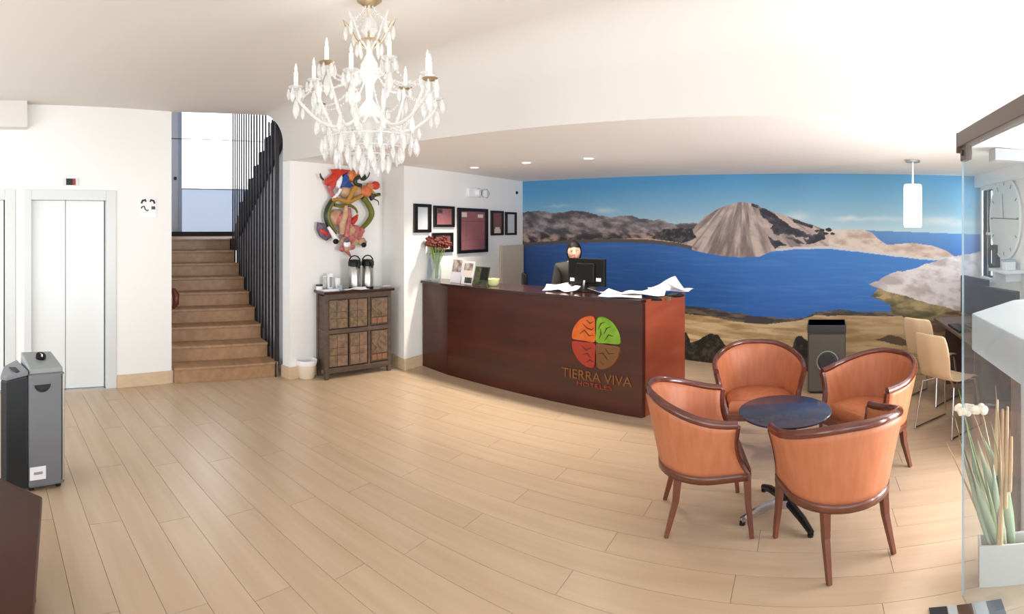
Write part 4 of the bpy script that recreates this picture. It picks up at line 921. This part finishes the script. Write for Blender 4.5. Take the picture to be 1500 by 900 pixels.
# ------------------------------------------------------------------ elevator indicator and sign
def er_(px): a = ang(px); X = EX; return X / tan(a), X / sin(a)
ya, ra = er_(92); yb, rb = er_(115)
o = thing('floor_indicator', 'small floor indicator with dark red display above the elevator', 'display', (EX, ya, zat(272, ra)))
hh_ = zat(261, ra) - zat(272, ra); W = yb - ya
part('plate', MB().bx(.001, .012, 0, W, 0, hh_), M['elevf'], o, bev=.002); part('display', MB().bx(.0125, .015, W * .2, W * .62, .006, hh_ - .006), M['slotm'], o); part('red_digit', MB().bx(.0125, .015, W * .62, W * .8, .006, hh_ - .006), M['led'], o)
ya, ra = er_(205); yb, rb = er_(229); z0, z1 = zat(319, ra), zat(290, ra)
o = thing('wall_sign', 'white square sign with black pictograms right of the elevator', 'sign', (EX, ya, z0)); W = yb - ya; Hh = z1 - z0
part('plate', MB().bx(.001, .008, 0, W, 0, Hh), M['white'], o, bev=.002)
def glyph(pts, r_=.006): return part('pictogram', MB().tube([(.009, W * a, Hh * b) for a, b in pts], r_, 6), M['slotm'], o)
glyph([(.08, .72), (.14, .86), (.32, .9), (.34, .8)], .011); glyph([(.62, .8), (.64, .9), (.82, .86), (.88, .72)], .011)
glyph([(.06, .46), (.12, .55), (.24, .58), (.3, .42)], .007); glyph([(.3, .42), (.42, .34), (.5, .4)], .006)
for a in (.72, .8, .88): part('pictogram', MB().bx(.008, .011, W * a - .006, W * a + .006, Hh * .42, Hh * .58), M['slotm'], o)
ya, ra = er_(166)

# ------------------------------------------------------------------ portable air conditioner and table, left
Pa = at(85, 713, 0); Pb = at(40, 716, 0); Pc = at(8, 698, 0)
def AT(px, py, z): return at(px, py, z)
# front face faces the camera between columns 38 and 88; left dark side between 5 and 38
rA = 3.55
A1 = pr(42, 3.42); A2 = pr(96, 3.50); d_ = (A2 - A1).normalized(); nb_ = Vector((-d_.y, d_.x, 0)); nb_ = nb_ if nb_.dot(A1) > 0 else -nb_
AW = (A2 - A1).length
ac = thing('air_conditioner', 'grey portable air conditioner on castors in front of the elevators', 'appliance', (A1.x, A1.y, 0), atan2(d_.y, d_.x))
HA = zat(545, 3.5)
def side(px, x=0): return px
# local: +x right in view, +y away
g = MB().prism([(0, 0), (AW, 0), (AW + .005, .30), (.05, .34), (-.15, .12)], .05, [HA, HA, HA + .0, HA, HA - .02])
part('body', MB().prism([(0, 0), (AW, 0), (AW + .01, .3), (.0, .32)], .028, HA), M['grey'], ac, bev=.02)
part('side_cowl', MB().prism([(-.002, .005), (-.002, .32), (-.10, .30), (-.155, .14), (-.13, .08)], .028, [HA - .005, HA - .005, HA - .05, HA - .06, HA - .05]), M['cowl'], ac, bev=.012)
part('top_cowl', MB().prism([(-.002, .005), (-.002, .3), (-.10, .29), (-.158, .14), (-.132, .07)], [HA - .004, HA - .004, HA - .05, HA - .06, HA - .05], [HA + .03, HA + .03, HA - .01, HA - .03, HA - .02]), M['grey'], ac, bev=.006)
part('control_top', MB().prism([(0.01, .02), (AW - .01, .02), (AW - .015, .26), (.02, .28)], HA - .01, [HA + .03, HA + .03, HA + .085, HA + .09]), M['lgrey'], ac, bev=.012)
kn = part('control_dial', MB().tube([(AW * .52, .17, HA + .055), (AW * .52, .155, HA + .085)], .035, 18), M['blackp'], ac, smooth=True)
part('dial_grip', MB().bx(AW * .52 - .005, AW * .52 + .005, .13, .18, HA + .08, HA + .096), M['steel'], kn)
part('handle_recess', MB().tube([(AW * .17 + AW * .42 * t_ / 8, -.004 , HA - .075 - .035 * sin(pi * t_ / 8)) for t_ in range(9)] , .003, 6), M['slotm'], ac)
g = MB(); pts = [(AW * .15, HA - .07)] + [(AW * .37 + AW * .22 * cos(pi + pi * t_ / 10), HA - .07 - .05 * sin(pi * t_ / 10)) for t_ in range(11)] + [(AW * .59, HA - .07)]
g.add([(x, -.003, z) for x, z in pts], [tuple(range(len(pts)))]); part('handle_recess', g, M['slotm'], ac, solid=.002)
part('side_grip', MB().prism([(-.07, .06), (-.03, .04), (-.02, .16), (-.09, .18)], HA + .005, HA + .014), M['slotm'], ac, bev=.003)
part('trim_strip', MB().bx(AW - .022, AW - .008, -.004, .0, .06, HA - .01), M['steel'], ac, bev=.002)
part('seam', MB().bx(AW - .03, AW - .026, -.002, .001, .06, HA - .01), M['slotm'], ac)
part('sticker', MB().bx(.008, .118, -.003, 0, .085, .17), M['paper'], ac); part('sticker_print', MB().bx(.035, .095, -.005, -.003, .12, .137), M['lgrey'], ac)
for x, y in ((.03, .04), (AW - .04, .04), (.04, .27), (AW - .04, .27)): part('caster', MB().tube([(x - .015, y, .026), (x + .015, y, .026)], .025, 12).bx(x - .012, x + .012, y - .012, y + .012, .03, .055), M['blackp'], ac)
TZ = .45
T1 = at(62, 728, TZ); T0 = at(0, 700, TZ); T2 = at(49, 905, TZ)
ed = (T2 - T1).normalized(); e2 = (T0 - T1).normalized()
tb = thing('wooden_table', 'glossy dark brown wooden table cut off at lower left', 'table', (T1.x, T1.y, 0))
poly = [(0, 0), ((T2 - T1).x * 1.6, (T2 - T1).y * 1.6), ((T2 - T1).x * 1.6 + .05, -.85), ((T0 - T1).x * 2.0, (T0 - T1).y * 2.0 - .45), ((T0 - T1).x * 2.0, (T0 - T1).y * 2.0)]
part('tabletop', MB().prism(poly, TZ - .05, TZ), M['twood'], tb, bev=.006)
cx_, cy_ = sum(p_[0] for p_ in poly) / 5, sum(p_[1] for p_ in poly) / 5
part('apron', MB().prism([((x - cx_) * .93 + cx_, (y - cy_) * .93 + cy_) for x, y in poly], .06, TZ - .05), M['twood'], tb)
for (x, y) in (poly[0], poly[1], poly[2], poly[4]):
    x, y = (x - cx_) * .85 + cx_, (y - cy_) * .85 + cy_; part('leg', MB().bx(x - .03, x + .03, y - .03, y + .03, 0, .062), M['twood'], tb)

# ------------------------------------------------------------------ round table
TP = pr(1150.5, 3.2)
rt = thing('round_table', 'small round table with a dark blue stone top among four armchairs', 'table', (TP.x, TP.y, 0), .2)
rz_ = .63
part('tabletop', MB().lathe([(.0, rz_ - .022), (.265, rz_ - .022), (.283, rz_ - .014), (.285, rz_ - .004), (.278, rz_), (.0, rz_)], 48, cap=False), M['tabtop'], rt, smooth=True)
part('under_ring', MB().cyl((0, 0, rz_ - .05), .16, .028, 24), M['blackp'], rt); part('pole', MB().cyl((0, 0, .06), .03, rz_ - .1, 18), M['blackp'], rt, smooth=True)
part('hub', MB().cyl((0, 0, .05), .06, .05, 18), M['chrome'], rt, smooth=True)
for i in range(4):
    a = .35 + i * pi / 2; part('leg', MB().tube([(.03 * cos(a), .03 * sin(a), .08), (.2 * cos(a), .2 * sin(a), .055), (.3 * cos(a), .3 * sin(a), .025)], [.028, .024, .018], 8, up=(0, 0, 1)), M['chrome'] if i == 2 else M['blackp'], rt, smooth=True)
    part('foot', MB().cyl((.29 * cos(a), .29 * sin(a), 0), .018, .015, 12), M['blackp'], rt)

# ------------------------------------------------------------------ tub armchairs
def tub():
    o = thing('tub_armchair', '', 'armchair', (0, 0, 0), 0, 'tub armchairs around the small table')
    # local +y is the front; the shell wraps the back
    NS_ = 28
    def path(s, f):        # s in -1..1 round the shell, f 0 bottom .. 1 top
        rx = .27 + .075 * f; ry = .265 + .085 * f; cy = .0
        ext = .21 - .07 * f - .035 * sin(pi * f)
        L1 = pi / 2 * (rx + ry) / 2; Lt = L1 + ext; d = abs(s) * Lt; sg = 1 if s >= 0 else -1
        if d < L1: a = d / L1 * pi / 2; return (sg * rx * sin(a), -ry * cos(a))
        return (sg * (rx - .02 * (d - L1) / .2), d - L1)
    def ztop(s): 
        e = max(0, abs(s) - .12) / .88; return 0.775 - .115 * (e * e * (3 - 2 * e))
    def zbot(s): return .365 + .0 * abs(s)
    def pt(s, f): x, y = path(s, f); return (x, y, zbot(s) + (ztop(s) - zbot(s)) * f)
    ss = [-1 + 2 * i / NS_ for i in range(NS_ + 1)]; fs_ = [j / 9 for j in range(10)]
    part('shell', MB().surf([[pt(s, f) for s in ss] for f in fs_]), M['ven'], o, smooth=True, solid=.035)
    part('top_rail', MB().tube([Vector(pt(s, 1.0)) + Vector((0, 0, .008)) for s in ss], .026, 10, .8, up=(0, 0, 1)), M['rail'], o, smooth=True)
    for sg in (-1, 1):
        part('arm_front', MB().tube([Vector(pt(sg, f)) for f in [j / 9 for j in range(10)]], .021, 8), M['rail'], o, smooth=True)
    part('base_rail', MB().surf([[(Vector(pt(s, 0)) * 1.0 + Vector((0, 0, z)))[:] for s in ss] for z in (-.035, -.012, .01)]), M['leg'], o, smooth=True, solid=.045)
    part('front_rail', MB().bx(-.25, .25, .195, .235, .33, .385), M['leg'], o, bev=.006)
    g = []
    for j, (z, k_) in enumerate(((.36, .93), (.40, .98), (.435, .98), (.455, .9), (.462, .6), (.463, .02))):
        row = []
        for i in range(41):
            s = -1 + 2 * i / 40; x, y = path(s, .12); row.append((x * .93 * k_, (y - .02) * .93 * k_ + .02, z))
        row.append(row[0]); g.append(row)
    part('seat', MB().surf(g), M['ven'], o, smooth=True)
    for sg in (-1, 1):
        part('leg', MB().tube([(sg * .24, .21, .36), (sg * .245, .215, .2), (sg * .258, .235, 0)], [.030, .025, .018], 4, up=(0, 1, 0)), M['leg'], o, smooth=False, bev=.004)
        part('leg', MB().tube([(sg * .185, -.175, .36), (sg * .19, -.19, .2), (sg * .205, -.245, 0)], [.033, .027, .018], 4, up=(0, 1, 0)), M['leg'], o, smooth=False, bev=.004)
    return o
tc0 = tub()
def rzf(fx, fy): return atan2(fy, fx) - pi / 2
tc0.location = (.17, 2.86, 0); tc0.rotation_euler = (0, 0, rzf(-.50, .86)); tc0['label'] = 'nearest tub armchair with its orange tan back towards the camera'
dup(tc0, (-.60, 3.10, 0), rzf(.95, .28), 'left tub armchair beside the counter end, facing right to the round table')
dup(tc0, (-.36, 4.03, 0), rzf(.16, -.98), 'far tub armchair facing the camera in front of the mural')
dup(tc0, (.44, 3.74, 0), rzf(-.78, -.62), 'right tub armchair beside the grey floor speaker, turned to the left')

# ------------------------------------------------------------------ floor speaker by the mural
q1_ = at(1183, 577, 0); q2_ = at(1239, 577, 0); dd = (q2_ - q1_).normalized()
sp = thing('floor_speaker', 'dark grey brown floor speaker box with a round emblem before the mural', 'speaker', q1_, atan2(dd.y, dd.x)); SW = (q2_ - q1_).length; SH = zat(476, 5.5)
part('cabinet_body', MB().prism([(0, 0), (SW, 0), (SW, .34), (0, .34)], 0.015, SH), M['spk'], sp, bev=.008)
part('grille', MB().bx(.012, SW - .012, -.012, 0, .03, SH - .1), M['backpanel'], sp, bev=.004)
part('driver_ring', MB().tube([(SW * .52 + .11 * cos(a), -.016, SH * .47 + .11 * sin(a)) for a in [2 * pi * i / 28 for i in range(29)]], .008, 6), M['lgrey'], sp, smooth=True)
part('driver_cone', MB().tube([(SW * .52, -.013, SH * .47), (SW * .52, -.018, SH * .47)], [.1, .085], 24), M['dgrey'], sp)
part('top_lid', MB().bx(-.004, SW + .004, -.012, .345, SH - .085, SH), M['dgrey'], sp, bev=.008)
for x in (.04, SW - .04): part('foot', MB().cyl((x, .04, 0), .02, .016), M['blackp'], sp); part('foot', MB().cyl((x, .3, 0), .02, .016), M['blackp'], sp)

# ------------------------------------------------------------------ computer desk and plywood chairs
dk_ = thing('computer_desk', 'brown computer desk along the right wall behind the plywood chairs', 'desk', (1.42, 3.55, 0))
part('desk_top', MB().bx(0, .6, 0, 2.1, .71, .74), M['desk'], dk_, bev=.004)
for y in (.02, 1.03, 2.04): part('desk_panel', MB().bx(.12, .58, y, y + .03, 0, .71), M['desk'], dk_)
part('modesty_panel', MB().bx(.56, .58, .05, 2.04, .3, .71), M['desk'], dk_)
def pcmon(y, lab, rz, s=1.0, x=1.70):
    o = thing('desktop_monitor', lab, 'monitor', (x, y, .741), rz)
    part('casing', MB().bx(-.03, .02, -.27 * s, .27 * s, .1, .1 + .36 * s), M['blackp'], o, bev=.008); part('screen', MB().bx(-.033, -.03, -.255 * s, .255 * s, .12, .08 + .36 * s), M['screen'], o)
    part('stand', MB().bx(-.005, .02, -.03, .03, .01, .14), M['blackp'], o); part('stand_base', MB().bx(-.1, .08, -.12, .12, 0, .014), M['blackp'], o, bev=.005); return o
pcmon(4.35, 'black desktop monitor on the brown desk, seen nearly edge on', .25); pcmon(5.05, 'further dark desktop monitor against the right wall near the mural', .12, 1.1)
for y, lab in ((4.2, 'black keyboard on the brown desk behind the nearer plywood chair'), (4.95, 'black keyboard on the brown desk behind the further plywood chair')):
    o = thing('keyboard', lab, 'keyboard', (1.50, y, .741)); part('base', MB().bx(-.06, .06, -.2, .2, 0, .016), M['blackp'], o, bev=.004)
    kg = MB()
    for i in range(4):
        for j in range(13): kg.bx(-.05 + i * .026, -.029 + i * .026, -.19 + j * .0295, -.166 + j * .0295, .016, .021)
    part('keys', kg, M['dgrey'], o)['kind'] = 'stuff'
def plychair():
    o = thing('plywood_chair', '', 'chair', (0, 0, 0), 0, 'plywood chairs at the computer desk')
    prof = [(-.235, .86), (-.215, .74), (-.185, .62), (-.17, .53), (-.15, .475), (-.10, .45), (.0, .442), (.12, .448), (.19, .44), (.215, .42)]
    hwid = [.165, .185, .18, .165, .175, .2, .21, .205, .2, .195]
    rows = [[(x_ * hw_, y - .02 * (1 - abs(x_)) * (1 if i < 4 else 0) + 0, z + (.012 * x_ * x_ if i > 4 else 0)) for x_ in (-1, -.7, -.3, 0, .3, .7, 1)] for i, ((y, z), hw_) in enumerate(zip(prof, hwid))]
    part('seat_shell', MB().surf(rows), M['ply'], o, smooth=True, solid=.012, sub=1)
    for sg in (-1, 1):
        part('leg', MB().tube([(sg * .09, .1, .43), (sg * .17, .19, .41), (sg * .2, .23, .008)], .009, 8), M['chrome'], o, smooth=True); part('leg', MB().tube([(sg * .09, -.06, .435), (sg * .17, -.13, .41), (sg * .2, -.2, .008)], .009, 8), M['chrome'], o, smooth=True)
        part('runner', MB().tube([(sg * .2, .235, .01), (sg * .2, -.205, .01)], .009, 8), M['chrome'], o)
    part('cross_bar', MB().tube([(-.12, .02, .425), (.12, .02, .425)], .009, 8), M['chrome'], o); return o
pc = plychair(); pc.location = (1.22, 4.38, 0); pc.rotation_euler = (0, 0, rzf(.80, .60)); pc['label'] = 'nearer pale plywood chair on thin chrome legs at the desk'
dup(pc, (1.26, 5.17, 0), rzf(.74, .67), 'further pale plywood chair half hidden behind the nearer one')

# ------------------------------------------------------------------ right wall: clock, phone, shelves
wc = thing('wall_clock', 'large round white wall clock seen through the glass', 'clock', (RX, 5.05, 1.84)); cr = .42
part('face', MB().tube([(-.002, 0, 0), (-.03, 0, 0)], cr, 48), M['clock'], wc, smooth=True)
part('clock_rim', MB().tube([(-.025, cr * cos(a), cr * sin(a)) for a in [2 * pi * i / 48 for i in range(49)]], .012, 8), M['white'], wc, smooth=True)
for i in range(12): a = i * pi / 6; part('hour_mark', MB().tube([(-.032, cr * .82 * cos(a), cr * .82 * sin(a)), (-.032, cr * .92 * cos(a), cr * .92 * sin(a))], .006, 6), M['lgrey'], wc)
part('hand', MB().tube([(-.036, .38, .012), (-.036, -.38, -.012)], .005, 6), M['dgrey'], wc); part('hand', MB().tube([(-.038, 0, 0), (-.038, .03, .26)], .004, 6), M['lgrey'], wc)
ph = thing('wall_telephone', 'black telephone hanging on the right wall under the window edge', 'telephone', (RX - .0, 5.30, 1.42))
part('base', MB().bx(-.05, -.001, -.07, .07, -.12, .14), M['blackp'], ph, bev=.01); part('handset', MB().tube([(-.07, -.0, .13), (-.1, -.0, .08), (-.1, 0, -.06), (-.07, 0, -.11)], [.028, .02, .02, .028], 10), M['blackp'], ph, smooth=True)
for z, y, lab in ((1.30, 4.85, 'upper white glass wall shelf below the clock'), (1.08, 4.98, 'lower white glass wall shelf below the clock')):
    o = thing('wall_shelf', lab, 'shelf', (RX, y, z)); part('board', MB().bx(-.2, -.001, -.25, .2, 0, .03), M['white'], o, bev=.004)
    for yy in (-.18, .12): part('bracket', MB().bx(-.16, -.001, yy, yy + .02, -.08, 0), M['white'], o)
o = thing('shelf_box', 'small white box on the upper wall shelf', 'box', (RX - .1, 4.75, 1.331)); part('body', MB().bx(-.05, .05, -.06, .06, 0, .1), M['white'], o, bev=.004); part('lid', MB().bx(-.053, .053, -.063, .063, .08, .103), M['frost'], o)

# ------------------------------------------------------------------ glass screen with brown beam
GX = .735; GY0, GY1 = .75, 2.36
gs = thing('glass_screen', 'clear glass screen hanging under a brown steel beam, right foreground', 'screen', (GX, GY1, 0))
part('pane', MB().bx(-.004, .004, -(GY1 - GY0), 0, .0, 2.12), M['glasspane'], gs)
part('pane_edge', MB().bx(-.005, .005, .0005, .004, .0, 2.12), M['frost'], gs)
part('beam', MB().bx(-.03, .03, -(GY1 - GY0), .0, 2.125, 2.195), M['beam'], gs, bev=.003)
part('end_cap', MB().bx(-.032, .032, .0, .01, 2.10, 2.197), M['beam'], gs, bev=.003); part('clamp', MB().bx(-.016, .016, -.09, -.005, 2.06, 2.13), M['beam'], gs, bev=.004); part('clamp_bolt', MB().tube([(-.025, -.05, 2.095), (.025, -.05, 2.095)], .014, 10), M['dgrey'], gs)
part('post', MB().bx(-.008, .008, -(GY1 - GY0) - .02, -(GY1 - GY0), 0, 2.2), M['beam'], gs)
# white high table behind the glass
wt = thing('white_high_table', 'thick white high table behind the glass screen', 'table', (.75, 1.15, 0))
part('table_slab', MB().prism([(0, 0), (.95, 0), (.95, 1.56), (.36, 1.49), (.01, 1.15)], 1.18, 1.35), M['white'], wt, bev=.004)
lp = pr(1490, 2.84)
part('leg', MB().bx(lp.x - .75, lp.x - .75 + .05, lp.y - 1.15 - .14, lp.y - 1.15, .0, 1.18), M['white'], wt, bev=.002); part('leg_side', MB().bx(lp.x - .75 - .02, lp.x - .75 - .002, lp.y - 1.15 - .05, lp.y - 1.15 + .04, .0, 1.18), M['beam'], wt, label='dark brown leg edge')
part('leg', MB().bx(.85, .9, .05, .19, 0, 1.18), M['white'], wt, bev=.002)
# planter box with reeds
pa = at(1434.5, 862, 0); pz = .20
pl_ = thing('planter_box', 'low pale grey planter box full of reeds behind the glass', 'planter', (pa.x, pa.y, 0), -.27)
PWd, PD = .62, .11
part('box', MB().bx(0, PWd, 0, .012, 0, pz).bx(0, PWd, PD - .012, PD, 0, pz).bx(0, .012, .012, PD - .012, 0, pz).bx(PWd - .012, PWd, .012, PD - .012, 0, pz).bx(.012, PWd - .012, .012, PD - .012, 0, .1), M['planter'], pl_, bev=.002)
part('gravel', MB().bx(.013, PWd - .013, .013, PD - .013, .1, .15), M['soil'], pl_)
pam = Matrix.Translation((pa.x, pa.y, 0)) @ Matrix.Rotation(-.27, 4, 'Z')
arr = thing('reed_arrangement', 'dried reeds with blue green leaves and a cream bloom', 'plant', pam @ Vector((.12, PD / 2, .15)))
base = Vector(arr.location)
def tow(px, py, r): p_ = pr(px, r); p_.z = zat(py, r); return p_ - base
def blade(px, py, bx0, rr, m, wd=.012, r_=2.55, name='reed', bend=.0):
    b0 = Vector((R.uniform(-.05, .05) + (bx0 - 1455) / 764 * 2.6, R.uniform(-.02, .02), 0)); e = tow(px, py, r_); rows = []
    sdv = Vector((e.y - b0.y, -(e.x - b0.x), 0)); sdv = Vector((1, -.35, 0)).normalized()
    for i in range(8):
        t_ = i / 7; c = b0.lerp(e, t_) + Vector((bend * sin(pi * t_), 0, .02 * sin(pi * t_))); ww = wd * (sin(pi * min(1, t_ * .85 + .12)) ** .6) * (1 - .85 * t_ ** 3)
        rows.append([c - sdv * ww, c + Vector((0, -.004, 0)), c + sdv * ww])
    return part(name, MB().surf(rows), m, arr, smooth=True, solid=.002)
for (px, py, b0, m, wd, bd) in ((1386, 648, 1440, 'straw', .006, .0), (1399, 612, 1448, 'reed', .008, -.02), (1392, 600, 1446, 'brown', .005, .0), (1410, 596, 1452, 'reed', .007, -.02), (1404, 570, 1452, 'stem', .005, -.02),
        (1420, 640, 1455, 'leaf', .022, -.02), (1432, 645, 1456, 'leaf', .026, .0), (1440, 640, 1458, 'leaf', .026, .02), (1428, 668, 1456, 'leaf', .02, -.02), (1448, 650, 1458, 'leaf', .026, .02), (1436, 660, 1462, 'leaf', .024, .01), (1424, 690, 1452, 'leaf', .02, -.01), (1455, 680, 1464, 'leaf', .02, .0), (1430, 700, 1460, 'reed', .016, .0), (1416, 660, 1450, 'leaf', .014, -.02),
        (1424, 600, 1458, 'reed', .008, .01), (1436, 590, 1462, 'reed', .008, .01), (1452, 620, 1466, 'reed', .008, 0), (1444, 700, 1458, 'reed', .012, .0), (1436, 720, 1452, 'reed', .01, 0), (1465, 640, 1468, 'straw', .01, 0), (1458, 565, 1464, 'straw', .006, .0)):
    blade(px, py, b0, 0, M[m], wd, 2.5 + R.uniform(-.03, .06), 'leaf' if m == 'leaf' else 'reed', bd)
for (px, pt_, pb_, wd) in ((1461, 586, 696, 5), (1469, 600, 800, 5), (1476, 596, 745, 6), (1482, 640, 720, 4), (1466, 690, 800, 5)):
    a_ = tow(px, pt_, 2.55); b_ = tow(px - 3, pb_, 2.55); b_.z = max(b_.z, 0)
    part('bamboo_cane', MB().tube([b_, b_.lerp(a_, .5), a_], [.011, .010, .006], 8), M['straw'], arr, smooth=True)
g = MB(); c0 = tow(1402, 601, 2.5); c1 = tow(1442, 600, 2.5)
for i in range(40):
    t_ = i / 39; c = c0.lerp(c1, t_); g.ball((c.x + R.uniform(-.008, .008), c.y + R.uniform(-.02, .02), c.z + R.uniform(-.012, .012)), (R.uniform(.010, .024), .016, R.uniform(.009, .022)), 9, 6)
part('bloom', g, M['bloom'], arr, smooth=True)
# patterned mat
q1_ = at(1360, 893, .0)
mtg = thing('floor_mat', 'dark patterned floor mat with grey blocks at lower right', 'mat', (q1_.x, q1_.y, .001), atan2(at(1465, 880).y - q1_.y, at(1465, 880).x - q1_.x)); MW = (at(1467, 880) - q1_).length
part('mat_base', MB().bx(0, MW, -.5, 0, 0, .007), M['beige'], mtg)
cols = [('matdark', .0, .1), ('matgrey', .1, .15), ('matbrown', .15, .235), ('matgrey', .24, .31), ('matblue', .31, .40)]
for j in range(4):
    for (m, x0, x1) in cols: part('mat_block', MB().bx(x0 * MW / .4 + .002, x1 * MW / .4 - .002, -.105 - .11 * j, -.005 - .11 * j, .0072, .010), M[m if j % 2 == 0 else {'matdark': 'matgrey', 'matgrey': 'matblue', 'matbrown': 'matdark', 'matblue': 'matbrown'}[m]], mtg)

# ------------------------------------------------------------------ chandelier
cp = pr(541, 2.95)
ch = thing('chandelier', 'large white crystal chandelier with candle lamps hanging from the ceiling', 'chandelier', (cp.x, cp.y, HC))
def cz(py, r=2.95): return zat(py, r) - HC
def rings(z, r_, m, name='ring', tr=.006): part(name, MB().tube([(r_ * cos(a), r_ * sin(a), z) for a in [2 * pi * i / 32 for i in range(33)]], tr, 6), m, ch, smooth=True)
zB = cz(238); zc_ = cz(175)
part('canopy', MB().lathe([(.0, 0), (.075, 0), (.07, -.02), (.03, -.05), (.0, -.055)], 24, cap=False), M['brass'], ch, smooth=True)
part('stem', MB().lathe([(.008, -.04), (.012, -.1), (.04, -.14), (.05, -.19), (.02, -.23), (.018, -.32), (.05, -.38), (.055, -.44), (.022, -.5), (.02, -.58), (.06, zc_ + .06), (.085, zc_), (.05, zc_ - .06), (.02, zB + .08), (.03, zB + .04), (.005, zB)], 20), M['cryst2'], ch, smooth=True)
cup = None
drop_me = None
def drop(loc, s, name='crystal_drop', m='crystal'):
    global drop_me
    if drop_me is None:
        o = part(name, MB().lathe([(.001, 0), (.006, -.006), (.012, -.026), (.013, -.036), (.009, -.05), (.001, -.062)], 6), M[m], ch); drop_me = o.data
    else:
        o = bpy.data.objects.new(name, drop_me); COL.objects.link(o); o.parent = ch
    o.location = loc; o.scale = (s, s, s * 1.2); o.rotation_euler = (0, 0, R.uniform(0, 3))
    return o
beads = MB()
def strand(a, b, sag, n_):
    a = Vector(a); b = Vector(b)
    for i in range(n_ + 1):
        t_ = i / n_; p_ = a.lerp(b, t_); p_.z -= sag * 4 * t_ * (1 - t_); rr = .0062 + .003 * (i % 2)
        beads.add([p_ + Vector(v) * rr for v in ((1, 0, 0), (-1, 0, 0), (0, 1, 0), (0, -1, 0), (0, 0, 1), (0, 0, -1))], [(0, 2, 4), (2, 1, 4), (1, 3, 4), (3, 0, 4), (2, 0, 5), (1, 2, 5), (3, 1, 5), (0, 3, 5)])
NA = 12; tips = []
for i in range(NA):
    a = 2 * pi * i / NA + .1; up = i % 2; Rr = .42 if not up else .33; zt_ = cz(132) if not up else cz(108)
    u_ = Vector((cos(a), sin(a), 0))
    pts = [u_ * .05 + Vector((0, 0, zc_ + .02)), u_ * (.16) + Vector((0, 0, zc_ - .05)), u_ * (.28 if not up else .22) + Vector((0, 0, zc_ - .03)), u_ * (Rr - .02) + Vector((0, 0, zt_ - .09)), u_ * Rr + Vector((0, 0, zt_ - .015))]
    q = []
    for j in range(4):
        p0, p1, p2, p3 = pts[max(j - 1, 0)], pts[j], pts[j + 1], pts[min(j + 2, 4)]
        for s in range(5): t_ = s / 5; q.append(.5 * ((2 * p1) + (p2 - p0) * t_ + (2 * p0 - 5 * p1 + 4 * p2 - p3) * t_ * t_ + (3 * p1 - p0 - 3 * p2 + p3) * t_ ** 3))
    q.append(pts[-1])
    arm = part('arm', MB().tube(q, .0085, 8), M['cryst2'], ch, smooth=True)
    tip = pts[-1]; tips.append((a, tip, up))
    part('drip_pan', MB().lathe([(.004, -.012), (.03, -.004), (.042, .006), (.03, .002), (.006, .0)], 16, c=tip, cap=False), M['brass'] if i % 3 == 0 else M['cryst2'], arm, smooth=True)
    part('candle_lamp', MB().lathe([(.011, 0), (.0115, .085), (.006, .092), (.009, .105), (.001, .135)], 12, c=tip), M['candle'], arm, smooth=True)
    for j in range(6): b = 2 * pi * j / 6; drop(tip + Vector((.04 * cos(b), .04 * sin(b), -.005)), R.uniform(.8, 1.1))
    for j in range(4): drop(q[5 + j * 3] + Vector((0, 0, -.01)), R.uniform(.9, 1.25))
    drop(tip + Vector((0, 0, -.06)), 1.5)
for i in range(NA):
    a, t1, up = tips[i]; _, t2, _u = tips[(i + 1) % NA]; strand(t1 + Vector((0, 0, -.01)), t2 + Vector((0, 0, -.01)), .055, 14); strand(t1, (.05 * cos(a), .05 * sin(a), -.40), .07, 26)
    strand(t1 + Vector((0, 0, -.02)), (.09 * cos(a), .09 * sin(a), zB + .08), .05, 20)
l = pt_light('chandelier_fill', (0, 0, cz(120)), 4, .25, (1, .95, .88)); l.parent = ch  # point light added inside the chandelier to brighten the ceiling around it
# crown at the top
zcr = cz(62)
rings(zcr, .06, M['brass'])
for i in range(8):
    a = 2 * pi * i / 8; u_ = Vector((cos(a), sin(a), 0))
    part('crown_scroll', MB().tube([u_ * .02 + Vector((0, 0, cz(72))), u_ * .07 + Vector((0, 0, cz(60))), u_ * .12 + Vector((0, 0, cz(36))), u_ * .15 + Vector((0, 0, cz(28))), u_ * .135 + Vector((0, 0, cz(38)))], [.006, .006, .005, .004, .003], 6), M['brass'] if i % 2 else M['cryst2'], ch, smooth=True)
    drop(u_ * .135 + Vector((0, 0, cz(38))), 1.1); drop(u_ * .07 + Vector((0, 0, cz(64))), 1.0)
    strand(u_ * .12 + Vector((0, 0, cz(34))), (0.02 * cos(a), .02 * sin(a), cz(8)), .02, 10)
for (z, r_, n_) in ((cz(205), .27, 24), (cz(218), .19, 18), (cz(228), .11, 12), (zB + .02, .05, 7)):
    rings(z, r_, M['cryst2'], 'lower_ring', .004)
    for i in range(n_): a = 2 * pi * i / n_; drop((r_ * cos(a), r_ * sin(a), z), R.uniform(1.0, 1.5))
    for i in range(4): a = pi / 2 * i; part('ring_stay', MB().tube([(r_ * cos(a), r_ * sin(a), z), (.03 * cos(a), .03 * sin(a), max(z, zc_ - .04))], .002, 5), M['cryst2'], ch)
part('finial', MB().lathe([(.001, zB - .03), (.02, zB - .015), (.022, zB), (.008, zB + .02)], 14), M['crystal'], ch, smooth=True)
bo = part('bead_strands', beads, M['crystal'], ch); bo['kind'] = 'stuff'
